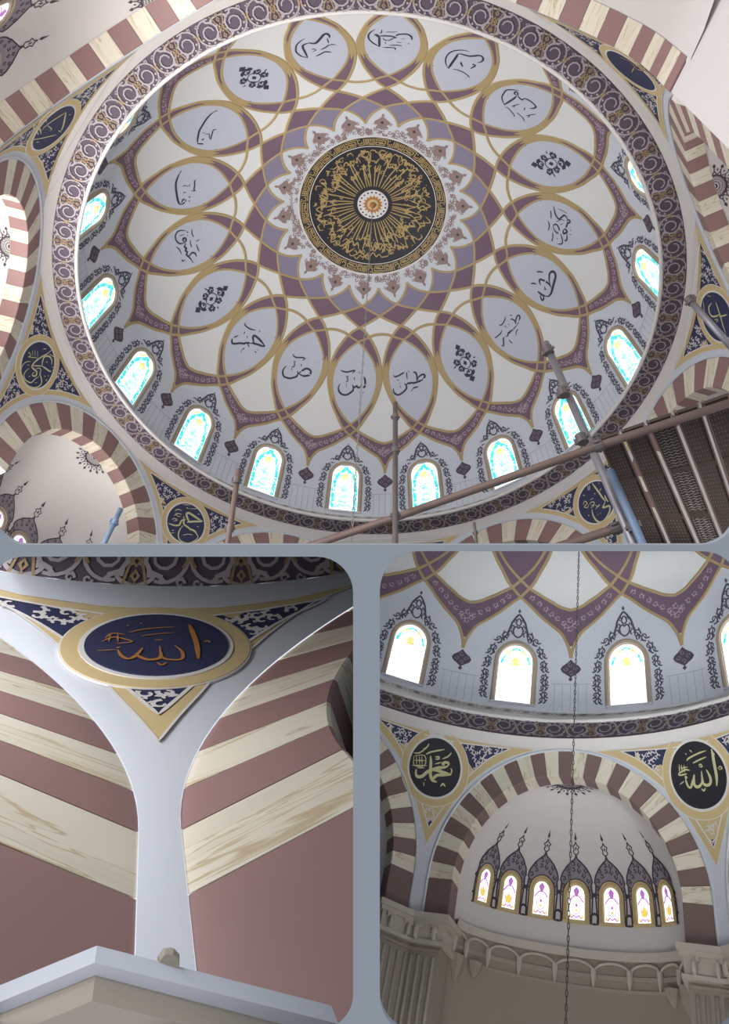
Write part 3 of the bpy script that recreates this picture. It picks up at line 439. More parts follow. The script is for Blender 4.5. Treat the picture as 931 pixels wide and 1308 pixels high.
        r_['label'] = 'round-arched stained glass window in the drum wall'
    # medallions
    names = medallions
    if names:
        # leaf-shaped pale panels
        E = [(-x, y) for y, x in si]; 
        PN = MB(); PN.fill(S, E + mir(E)[::-1][1:-1], .0022, .05)
        me = None; mm = S.metric(0, .86); cen = S.at(0, .86)
        MOT = MB()
        for sg in (1, -1):
            for (cx, cy, r, a) in ((0, .046, .020, 0), (.031, .020, .016, 2), (-.031, .020, .016, 1)):
                scroll(MOT, S, (cx / mm[0], .865 + sg * cy), a, r, .0075, .0034, 1.0, sg, (mm[0], 1), True)
                scroll(MOT, S, (cx / mm[0], .865 + sg * cy), a + 3.1, r, .0070, .0034, .8, -sg, (mm[0], 1), True)
                MOT.fill(S, [((cx + .006 * cos(t)) / mm[0], .865 + sg * cy + .006 * sin(t)) for t in (0, 1.57, 3.14, 4.71)], .0034, .03)
            MOT.fill(S, [(dx / mm[0], .865 + sg * (.082 + dy)) for dx, dy in ((0, .016), (.015, -.002), (.006, -.010), (0, -.020), (-.006, -.010), (-.015, -.002))], .0034, .03)
            for dx in (1, -1): MOT.ribbon(S, [(dx * .010 / mm[0], .865 + sg * .066), (dx * .020 / mm[0], .865 + sg * .058), (dx * .024 / mm[0], .865 + sg * .046)], [.003, .009, .004], .0034, flat=True)
            MOT.ribbon(S, curve([(0, .865 - sg * .030), (sg * .020 / mm[0], .865 - sg * .018), (sg * .022 / mm[0], .865 + sg * .012), (0, .865 + sg * .030)], 3), .0042, .0034, flat=True)
            MOT.ribbon(S, [(sg * .046 / mm[0], .865), (sg * .060 / mm[0], .865)], [.016, .002], .0034, flat=True)
        MOT.fill(S, [(dx / mm[0], .865 + dy) for dx, dy in ((0, .013), (.010, 0), (0, -.013), (-.010, 0))], .0034, .03)
        for k, lab in names.items():
            r_ = link('medallion', None, hall, None, RZ(20 * k) @ Matrix.Translation(cen))
            tag(r_, lab, 'medallion', 'leaf-shaped medallions around the dome')
            if me is None:
                o = build('panel', PN, 'lilac', hall, r_, cen); me = o
            else: copyobj(me, r_, Matrix())
            if 'e%d' % k in STROKES:
                L = MB()
                for st in STROKES['e%d' % k]:
                    pts = [(st[i] / 1000, st[i + 1] / 1000) for i in range(1, len(st), 2)]
                    pc = curve(pts, 3); L.ribbon(S, pc, st[0] / 1000 * 1.45, .0034, flat=True, taper=True)
                build('lettering', L, 'ink', hall, r_, cen)
            else:
                build('arabesque_motif', MOT, 'ink', hall, r_, cen)
    return S, root

def disc_poly(r, n=48, c=(0, 0), k=(1, 1)): return [(c[0] + r * cos(2 * pi * i / n) * k[0], c[1] + r * sin(2 * pi * i / n) * k[1]) for i in range(n)]

def centre_medallion(hall, prof):
    def f(x, y):
        r = hypot(x, y); rr, z = lerp(prof, r); a = atan2(y, x); return Vector((rr * cos(a), rr * sin(a), z))
    S = Surf(f, (0, 0, .3)); top = S.f(0, 0)
    root = empty('central_medallion', hall, Vector((0, 0, .985)))
    tag(root, 'black and gold round central medallion at the crown of the dome, ringed by scalloped petals', 'medallion')
    b0 = Vector((0, 0, .985))
    ph = -80.33
    # scalloped white petal field
    PZ = dome_surf(prof, ph); b = MB(); pl = []
    so = smoothtab(OUT, 3); seg = [(y, x) for y, x in so if y <= .493]
    for k in range(18):
        L = [(x - 1 + k if 0 else k - (1 - 0) * 0 + (x - 1), y - .006) for y, x in seg]       # from valley (+.5) down to tip (0)
        tip = [(k - (x - 1), y - .006) for y, x in seg] + [(k + (x - 1), y - .006) for y, x in seg[::-1][1:]]
        pl += tip[:-1]
    # polygon in x,y around the apex
    P2 = [(v * cos(radians(ph + 20 * u)), v * sin(radians(ph + 20 * u))) for u, v in pl]
    b.fill(S, P2, .0016, .05); build('petal_field', b, 'mould', hall, root, b0)
    fl = MB(); lf = MB(); pk = MB()
    for k in range(18):
        a0 = radians(ph + 20 * k)
        if k == 0: fl = MB(); pk = MB()
        T = lambda r, t: (r * cos(a0) - t * sin(a0), r * sin(a0) + t * cos(a0))
        pl = [T(.386, -.026), T(.398, -.020), T(.408, -.036), T(.420, -.030), T(.430, -.016), T(.442, -.004), T(.450, -.007), T(.461, 0), T(.450, .007), T(.442, .004), T(.430, .016), T(.420, .030), T(.408, .036), T(.398, .020), T(.386, .026), T(.380, .010), T(.372, 0), T(.380, -.010)]
        if k == 0: fl.fill(S, pl, .0032, .04)
        if k == 0: pk.fill(S, [T(.404, 0), T(.412, .008), T(.422, 0), T(.412, -.008)], .0038, .04)
        for j in range(24):
            t = random.uniform(-.062, .062); r = random.uniform(.345, .372 + .03 * (1 - abs(t) / .062)); scroll(lf, S, T(r, t), random.uniform(0, 6), .0095, .0042, .0034, .9, random.choice((1, -1)), (1, 1))
        for t, r in ((-.034, .405), (.034, .405), (-.02, .385), (.02, .385)): scroll(lf, S, T(r, t), a0, .008, .0035, .0036, .8, 1, (1, 1))
    for k in range(18):
        if k == 0: f0 = build('petal_flower', fl, 'taupe', hall, root, b0); h0 = build('flower_heart', pk, 'dark', hall, f0, b0)
        else: f1 = copyobj(f0, root, RZ(20 * k)); copyobj(h0, f1, Matrix())
    o = build('petal_tracery', lf, 'taupe', hall, root, b0); o['kind'] = 'stuff'
    b = MB(); b.fill(S, disc_poly(.344, 72), .0042, .045); build('white_rim', b, 'cream', hall, root, b0)
    b = MB(); b.fill(S, disc_poly(.335, 72), .0056, .045); build('black_disc', b, 'black', hall, root, b0)
    # key-fret ring: 15 repeats of square kufic strokes
    b = MB(); n = 15
    for k in range(n):
        A = 360 / n
        def q(t, r): a = radians(k * A + t * A); return ((.297 + r * .034) * cos(a), (.297 + r * .034) * sin(a))
        st = [[(.02, .05), (.34, .05)], [(.02, .05), (.02, .45), (.25, .45), (.25, .28)], [(.02, .95), (.02, .72), (.34, .72), (.34, .28), (.12, .28)], [(.05, .97), (.42, .97), (.42, .30), (.55, .30), (.55, .55)], [(.42, .05), (.62, .05), (.62, .97)], [(.48, .75), (.48, .97)], [(.68, .03), (.68, .97)], [(.73, .03), (.73, .97)],
              [(.78, .97), (.78, .25), (.96, .25), (.96, .97)], [(.84, .97), (.84, .45)], [(.90, .97), (.90, .45)], [(.78, .05), (.98, .05)]]
        for s_ in st:
            for i in range(len(s_) - 1):
                a_, c_ = s_[i], s_[i + 1]; b.ribbon(S, [q(*a_), q((a_[0] + c_[0]) / 2, (a_[1] + c_[1]) / 2), q(*c_)], .0042, .0068, flat=True)
    build('key_fret', b, 'goldleaf', hall, root, b0)
    b = MB(); b.ribbon(S, disc_poly(.289, 72), .006, .0075, closed=True); build('silver_ring', b, 'cream', hall, root, b0)
    # radiating calligraphy
    b = MB(); rnd = random.Random(3)
    for k in range(52):
        a = 2 * pi * k / 52 + rnd.uniform(-.03, .03); r0 = .088; r1 = rnd.uniform(.17, .245); lean = rnd.uniform(-.10, .10)
        pts = [(r0 * cos(a), r0 * sin(a)), ((r0 + r1) / 2 * cos(a + lean * .4), (r0 + r1) / 2 * sin(a + lean * .4)), (r1 * cos(a + lean), r1 * sin(a + lean))]
        b.ribbon(S, curve(pts, 2), [.0035, .0045, .005, .005, .0042], .0072, flat=True)
    for k in range(150):
        a = 2 * pi * k / 75 + rnd.uniform(-.05, .05); r = rnd.choice((rnd.uniform(.225, .268), rnd.uniform(.16, .25))); L = rnd.uniform(.08, .26); bow = rnd.uniform(-.028, .028); pts = []
        for i in range(6):
            t = i / 5; aa = a + L * t * (.20 / r); rr = r + bow * sin(pi * t) + .012 * sin(t * rnd.choice((6, 9)) + k) * (t > .3); rr = min(rr, .272); pts.append((rr * cos(aa), rr * sin(aa)))
        b.ribbon(S, curve(pts, 3), .0052, .0074, flat=True, taper=True)
    for k in range(70):
        a = rnd.uniform(0, 2 * pi); r = rnd.uniform(.14, .262); scroll(b, S, (r * cos(a), r * sin(a)), rnd.uniform(0, 6), rnd.uniform(.008, .016), .0045, .0072, 1.0, rnd.choice((1, -1)), (1, 1), False)
    for k in range(60):
        a = rnd.uniform(0, 2 * pi); r = rnd.uniform(.12, .27); c = (r * cos(a), r * sin(a)); b.fill(S, disc_poly(.0032, 4, c), .0072, .04)
    o = build('radiating_lettering', b, 'goldleaf', hall, root, b0)
    b = MB(); b.fill(S, disc_poly(.070, 40), .0085, .03, .002); build('boss_rim', b, 'cream', hall, root, b0)
    b = MB()
    b.fill(S, disc_poly(.0045, 6, (.059, 0)), .0100, .04); o = build('boss_bead', b, 'navy', hall, root, b0)
    for k in range(1, 20): copyobj(o, root, RZ(18 * k))
    b = MB(); n = 32; b.fill(S, [((.046 if i % 2 else .034) * cos(2 * pi * i / n), (.046 if i % 2 else .034) * sin(2 * pi * i / n)) for i in range(n)], .0105, .03, .004); build('sunburst_rosette', b, 'boss', hall, root, b0)
    b = MB(); b.fill(S, disc_poly(.026, 24), .012, .03, .004); build('rosette_ring', b, 'pgold', hall, root, b0)
    b = MB(); rows = []
    for i in range(6):
        t = pi / 2 * i / 5; rows.append([Vector((.014 * cos(t) * cos(2 * pi * k / 16), .014 * cos(t) * sin(2 * pi * k / 16), .981 - .004 - .020 * sin(t))) for k in range(16)])
    b.quadstrip(rows, False, True); build('hook_boss', b, 'boss', hall, root, b0, smooth=True)

# ------------------------------------------------------------------ rings below the dome
def ring_surf(p0, p1, ref=(0, 0, -.6)):
    def f(u, v):       # u degrees, v 0..1
        r = p0[0] + (p1[0] - p0[0]) * v; z = p0[1] + (p1[1] - p0[1]) * v; a = radians(u); return Vector((r * cos(a), r * sin(a), z))
    return Surf(f, ref)
def ring_mesh(b, p0, p1, a0, a1, step=2.5):
    n = max(2, int(abs(a1 - a0) / step)); full = abs(a1 - a0) >= 359.9
    rows = [[Vector((r * cos(radians(a0 + (a1 - a0) * i / n)), r * sin(radians(a0 + (a1 - a0) * i / n)), z)) for r, z in (p0, p1)] for i in range(n if full else n + 1)]
    b.quadstrip(rows, full)
def rings(hall, wallbase, rim, fo, crown, a0, a1, nunits, ph, corn=True, fine=False):
    span = (a1 - a0); full = span >= 359
    fr = MB(); ring_mesh(fr, rim, fo, a0, a1); root = build('trim_1', fr, 'frz', hall, smooth=True); tag(root, 'dark aubergine frieze ring with silver scrollwork', kind='structure')
    S = ring_surf(rim, fo, (0, 0, -1.2)); Wd = hypot(fo[0] - rim[0], fo[1] - rim[1]); R = (rim[0] + fo[0]) / 2
    unit = 360 / nunits; mu = (R * pi / 180, Wd)
    sv = MB(); gd = MB(); h = .003
    q = unit * R * pi / 180          # unit length in metres of hall
    def XY(x, y): return (x / mu[0], y)             # x metres, y 0..1
    for sg in (1, -1):
        cx = sg * q * .25; r = min(q * .19, Wd * .36)
        # double spiral silver medallion
        for (a_, tr, hh) in ((pi * .5, 1.25, 1), (pi * 1.5, .55, 1)):
            n = 12; pts = []; ws = []
            for i in range(n + 1):
                t = i / n; aa = a_ + hh * sg * t * tr * 2 * pi; rr = r * (1 - .55 * t) if a_ < 2 else r * 1.25
                pts.append((XY(cx, 0)[0] + rr * cos(aa) / mu[0], .5 + rr * sin(aa) / mu[1])); ws.append(Wd * .066 * (1.1 - .4 * t))
            sv.ribbon(S, pts, ws, h, flat=True)
        for j in range(8):           # acanthus lobes along the spiral
            aa = pi * .5 + sg * j * .62; rr = r * (1.12 - .02 * j); c = (cx / mu[0] + rr * cos(aa) / mu[0], .5 + rr * sin(aa) / mu[1])
            sv.fill(S, [(c[0] + Wd * .05 * cos(aa + t) / mu[0], c[1] + Wd * .05 * sin(aa + t) / mu[1]) for t in (0, 1.57, 3.14, 4.71)], h + .0002, .2)
        for yy, s2 in ((.10, 1), (.90, -1)):
            sv.ribbon(S, curve([XY(sg * q * .02, yy), XY(sg * q * .10, yy + s2 * .02), XY(sg * q * .17, yy + s2 * .12), XY(sg * q * .10, yy + s2 * .2)], 3), Wd * .06, h, flat=True, taper=True)
            scroll(sv, S, XY(sg * q * .42, yy + s2 * .03), 0 if s2 > 0 else pi, Wd * .07, Wd * .045, h, 1.0, sg * s2, mu)
        gd.ribbon(S, curve([XY(0, .5), XY(sg * q * .06, .62), XY(sg * q * .10, .86), XY(sg * q * .13, .97)], 3), Wd * .04, h + .0004, flat=True)
        gd.ribbon(S, curve([XY(0, .5), XY(sg * q * .06, .38), XY(sg * q * .10, .14), XY(sg * q * .13, .03)], 3), Wd * .04, h + .0004, flat=True)
        gd.ribbon(S, [XY(sg * q * .44, .35), XY(sg * q * .5, .5), XY(sg * q * .44, .65)], Wd * .05, h + .0004, flat=True)
    for cy, k in ((.5, 1), (.78, .5), (.22, .5), (.93, .35)):
        gd.ribbon(S, [XY(dx * k * Wd, cy + dy * k) for dx, dy in ((0, -.14), (.10, 0), (0, .14), (-.10, 0))], Wd * .05, h + .0006, flat=True, closed=True)
    meS = bpy.data.meshes.new('silver_scroll'); meS.from_pydata(sv.v, [], sv.f); meS.materials.append(MT['silver'])
    meG = bpy.data.meshes.new('gold_node'); meG.from_pydata(gd.v, [], gd.f); meG.materials.append(MT['brass'])
    k = math.ceil((a0 - ph) / unit)
    while ph + k * unit < a1 - .01:
        for nm, me in (('silver_scroll', meS), ('gold_node', meG)): link(nm, me, hall, root, RZ(ph + k * unit))
        k += 1
    b = MB(); p = []
    n = int(span / 2.5)
    ptsr = [Vector((rim[0] * cos(radians(a0 + span * i / n)), rim[0] * sin(radians(a0 + span * i / n)), rim[1] + .004)) for i in range(n + 1)]
    b.tube(ptsr, .0075, 6, not full); build('rim_bead', b, 'cream', hall, root, smooth=True)
    b = MB(); ring_mesh(b, fo, crown, a0, a1); o = build('trim_2', b, 'wall', hall, smooth=True); tag(o, 'plain white band under the dark frieze', kind='structure')
    if corn:
        b = MB(); hi = (rim[0] + (wallbase[0] - rim[0]) * .25, rim[1] + (wallbase[1] - rim[1]) * .35)
        ring_mesh(b, hi, wallbase, a0, a1); ring_mesh(b, (rim[0], rim[1] + .008), hi, a0, a1)
        o = build('trim_3', b, 'cream', hall, smooth=True); tag(o, 'sloping cornice with a row of small lozenges under the drum windows', kind='structure')
        S2 = ring_surf(hi, wallbase, (0, 0, 1)); d = MB(); L = hypot(hi[0] - wallbase[0], hi[1] - wallbase[1]); m2 = (wallbase[0] * pi / 180, L)
        d.fill(S2, [(dx / m2[0], .5 + dy) for dx, dy in ((-.016, 0), (-.006, .26), (.006, .26), (.016, 0), (.006, -.26), (-.006, -.26))], .002, .05)
        d.ribbon(S2, [(-.028 / m2[0], .5), (-.018 / m2[0], .5)], [L * .2, L * .08], .002, flat=True); d.ribbon(S2, [(.018 / m2[0], .5), (.028 / m2[0], .5)], [L * .08, L * .2], .002, flat=True)
        d.ribbon(S2, [(-.03 / m2[0], .93), (.03 / m2[0], .93)], L * .07, .002, flat=True); d.ribbon(S2, [(-.03 / m2[0], .07), (.03 / m2[0], .07)], L * .07, .002, flat=True)
        me = bpy.data.meshes.new('lozenge'); me.from_pydata(d.v, [], d.f); me.materials.append(MT['taupe'])
        nn = 108; k = math.ceil(a0 / (360 / nn))
        while k * 360 / nn < a1 - .01: link('lozenge', me, hall, o, RZ(k * 360 / nn)); k += 1

# ------------------------------------------------------------------ pendentives, roundels, arches, apses
COMP = ['east', 'northeast', 'north', 'northwest', 'west', 'southwest', 'south', 'southeast']
class Bay:
    def __init__(s, hall, a, Ra, Ri, zs, zb, D, spacing, crownbrown, top=None):
        s.h, s.a, s.Ra, s.Ri, s.zs, s.zb, s.D, s.sp, s.cb = hall, a, Ra, Ri, zs, zb, D, spacing, crownbrown
        s.crown = zs + Ra
    def rS(s, z): return sqrt(s.a ** 2 + s.Ra ** 2 - max(z - s.zs, 0) ** 2)
    def E(s, z):
        wz = sqrt(max(0, s.Ra ** 2 - max(z - s.zs, 0) ** 2)); return 22.5 - degrees(atan(wz / s.a))
def pend_surf(bay, az):
    r0 = bay.rS(bay.zs + .3)
    def f(x, z):
        a = radians(az) + x / r0; r = bay.rS(min(z, bay.crown)); return Vector((r * cos(a), r * sin(a), z))
    return Surf(f, (0, 0, -.4)), r0
def inset(E, d):
    out = []
    for i in range(len(E)):
        a = E[max(i - 1, 0)]; b = E[min(i + 1, len(E) - 1)]; tx, tz = b[0] - a[0], b[1] - a[1]; l = hypot(tx, tz) or 1
        out.append((E[i][0] - tz / l * d, E[i][1] + tx / l * d))
    return out
def pendentive(bay, az, delta, ztop, gw, rd, rz, rname, rlabel, key, lettermat, cx=0.0, gwt=None, arab=True, name='wall_corner', edge=None, nedge=None):
    hall = bay.h; S, r0 = pend_surf(bay, az); gwt = gwt or gw
    n = 30; zs_ = [bay.zb + (bay.crown - bay.zb) * (1 - (1 - i / n) ** 1.8) for i in range(n + 1)]
    E = [(radians(bay.E(z)) * r0, z) for z in zs_]
    b = MB(); rows = []
    for x, z in E: rows.append([S.f(x * (j / 8 - 1), z) for j in range(17)])
    b.quadstrip(rows); root = build('wall_' + name, b, 'mould', hall, smooth=True); tag(root, 'white curved corner vault between two striped arches', kind='structure')
    def region(d, zt):
        I = [p for p in inset(E, d) if p[0] > .001 and p[1] < zt]
        if len(I) < 3: return None
        a, c = I[-2], I[-1]; t = (zt - c[1]) / ((c[1] - a[1]) or 1); xt = c[0] + (c[0] - a[0]) * t; I.append((min(xt, c[0] + .1), zt))
        # bottom tip
        a, c = I[1], I[0]; sl = (a[1] - c[1]) / ((a[0] - c[0]) or 1e-6); zb = max(c[1] - abs(sl) * c[0], c[1] - .03)
        return [(0, zb)] + I + [(-x, z) for x, z in I[::-1]]
    if edge:
        cv = lambda t: [(radians(d) * r0, z) for z, d in t]
        ed = curve(cv(edge[0]), 5) + cv(edge[1]); G = ed + [(-x, z) for x, z in ed[::-1] if x > 1e-6]
        nd = curve(cv(nedge[0]), 5) + cv(nedge[1]); 
    else: G = region(delta, ztop)
    if G:
        b = MB(); b.fill(S, G, .0012, .06); build('ochre_field', b, 'pgold', hall, root)
        b = MB(); b.ribbon(S, G, .0022, .0018, closed=True, flat=True); build('white_outline', b, 'cream', hall, root)
    if edge:
        N = nd + [(-x, z) for x, z in nd[::-1] if x > 1e-6]
    else: N = region(delta + gw, ztop - gwt)
    if N:
        b = MB(); b.fill(S, N, .0016, .06); build('navy_field', b, 'navy', hall, root)
        b = MB(); b.ribbon(S, N, .0035, .0022, closed=True, flat=True); build('white_edging', b, 'cream', hall, root)
        if arab:
            b = MB(); rn = random.Random(int(az * 10)); cnt = 0; xs = [p[0] for p in N]; ys = [p[1] for p in N]; used = []
            for _ in range(2600):
                x, z = rn.uniform(min(xs), max(xs)), rn.uniform(min(ys), max(ys))
                if hypot(x - cx, z - rz) < rd * 1.42 or not inside(x, z, N) or mind(x, z, N, (1, 1)) < .006: continue
                if any(abs(x - u) < .0095 and abs(z - v) < .0095 for u, v in used): continue
                used.append((x, z)); k = rd / .08
                scroll(b, S, (x, z), rn.uniform(0, 6), .0078, .0046 if hall.k == 2 else .0040, .0024, rn.uniform(.5, .9), rn.choice((1, -1)), (1, 1), True)
            o = build('arabesque', b, 'pale', hall, root); o['kind'] = 'stuff'
    # roundel: a thing of its own
    if rname is None: return root
    c0 = S.at(cx, rz); r = link(rname, None, hall, None, Matrix.Translation(c0)); tag(r, rlabel, 'roundel', 'navy calligraphy roundels in the corner vaults')
    def disc(nm, rad, h, m, base=.0005):
        b = MB(); b.fill(S, [(cx + rad * cos(2 * pi * i / 56), rz + rad * sin(2 * pi * i / 56)) for i in range(56)], h, .045, base); build(nm, b, m, hall, r, c0)
    disc('thin_white_ring', rd * 1.335, .0024, 'cream'); disc('ochre_ring', rd * 1.31, .0030, 'pgold'); disc('white_ring', rd * 1.075, .0040, 'cream'); disc('navy_disc', rd, .0050, 'navy' if hall.k != 3 else 'black')
    if key in STROKES:
        b = MB()
        for st in STROKES[key]:
            pts = [(st[i] / 10000, st[i + 1] / 10000) for i in range(1, len(st), 2)]; wk = 1.9 if hall.k == 2 else 1.15
            b.ribbon(S, curve(pts, 3), st[0] / 1000 * wk, .0064, flat=True, taper=True)
        build('lettering', b, lettermat, hall, r, c0)
    return root
def arch(bay, az, name, apse=None, beads=True):
    hall = bay.h; n = Vector((cos(radians(az)), sin(radians(az)), 0)); s = Vector((-n.y, n.x, 0)); Z = Vector((0, 0, 1)); a, Ra, Ri, zs, zb, D = bay.a, bay.Ra, bay.Ri, bay.zs, bay.zb, bay.D
    T = lambda w_, z, d: n * (a + d) + s * w_ + Z * z
    b = MB(); rows = []                      # backing ring behind the blocks
    m = 36; ang = [pi * i / m for i in range(m + 1)]
    prof = [(Ra * cos(t), zs + Ra * sin(t), Ri * cos(t), zs + Ri * sin(t)) for t in ang]
    prof = [(Ra, zb, Ri, zb)] + prof + [(-Ra, zb, -Ri, zb)]
    for x0, z0, x1, z1 in prof:
        g = .002; rows.append([T(x0, z0, .004), T(x1 + (g if x1 > 0 else -g) * (abs(x1) > g), z1 + (g if z1 > zs else 0), .004), T(x1 + (g if x1 > 0 else -g) * (abs(x1) > g), z1 + (g if z1 > zs else 0), D)])
    b.quadstrip(rows); root = build('wall_' + name, b, 'taupe', hall); tag(root, 'tall arch faced with alternating brown and cream blocks', kind='structure')
    # voussoirs
    half = bay.sp / 2; js = [90 + half + bay.sp * i for i in range(1, 40) if 90 + half + bay.sp * i < 180 - bay.sp * .35]; js = js + [180]
    def block(t0, t1, nm, mt):
        v = MB(); k = 3; rows = []
        gap = .0016
        for i in range(k + 1):
            t = radians(t0 + (t1 - t0) * i / k); da = (gap / Ra) * (1 if i == 0 else (-1 if i == k else 0)) * .5
            c, e = cos(t + da), sin(t + da); rows.append([T(Ra * c, zs + Ra * e, .001), T((Ri + .002) * c, zs + (Ri + .002) * e, 0), T(Ri * c, zs + Ri * e, .002), T(Ri * c, zs + Ri * e, D)])
        v.quadstrip(rows); v.add(rows[0], [(0, 1, 2, 3)]); v.add(rows[-1], [(3, 2, 1, 0)])
        cen = radians((t0 + t1) / 2); ce, se = cos(cen), sin(cen); rr = random.random() * 9
        uvf = lambda p: (((p - n * a).dot(s) * ce + ((p.z - zs)) * se) * 1.0 + (p.dot(n) - a) + rr, (-(p - n * a).dot(s) * se + (p.z - zs) * ce) + rr)
        build(nm, v, mt, hall, root, uvf=uvf)
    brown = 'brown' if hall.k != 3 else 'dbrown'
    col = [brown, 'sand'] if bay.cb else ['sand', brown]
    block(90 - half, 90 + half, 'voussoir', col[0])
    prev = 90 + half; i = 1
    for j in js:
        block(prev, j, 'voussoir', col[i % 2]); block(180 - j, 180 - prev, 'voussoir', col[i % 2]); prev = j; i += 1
    hz = zs; hh = getattr(bay, 'hh', .06)
    while hz > zb + .004:
        z1 = max(zb, hz - hh); z1 = zb if (hall.k == 2 and hz < zs - .01) else z1; z1 = zb if z1 - zb < hh * .35 else z1
        for sg in (1, -1):
            v = MB(); g = .0008
            P = [T(sg * Ra, z1 + g, .001), T(sg * (Ri + .002), z1 + g, 0), T(sg * Ri, z1 + g, .002), T(sg * Ri, z1 + g, D)]; Q = [p + Z * (hz - z1 - 2 * g) for p in P]
            v.quadstrip([P, Q]); v.add(P, [(0, 1, 2, 3)]); v.add(Q, [(3, 2, 1, 0)]); rr = random.random() * 9
            build('voussoir', v, col[i % 2], hall, root, uvf=lambda p: ((p - n * a).dot(s) + p.dot(n) - a + rr, p.z + rr))
        hz = z1; i += 1
    if beads:
        b = MB(); pts = [T(Ra + .003, zb, -.002)] + [T((Ra + .003) * cos(t), zs + (Ra + .003) * sin(t), -.002) for t in ang] + [T(-Ra - .003, zb, -.002)]
        b.tube(pts, .0042 if hall.k != 2 else .0018, 6); build('edge_moulding', b, 'mould', hall, root, smooth=True)
    if apse: build_apse(bay, az, root, **apse)
    return root
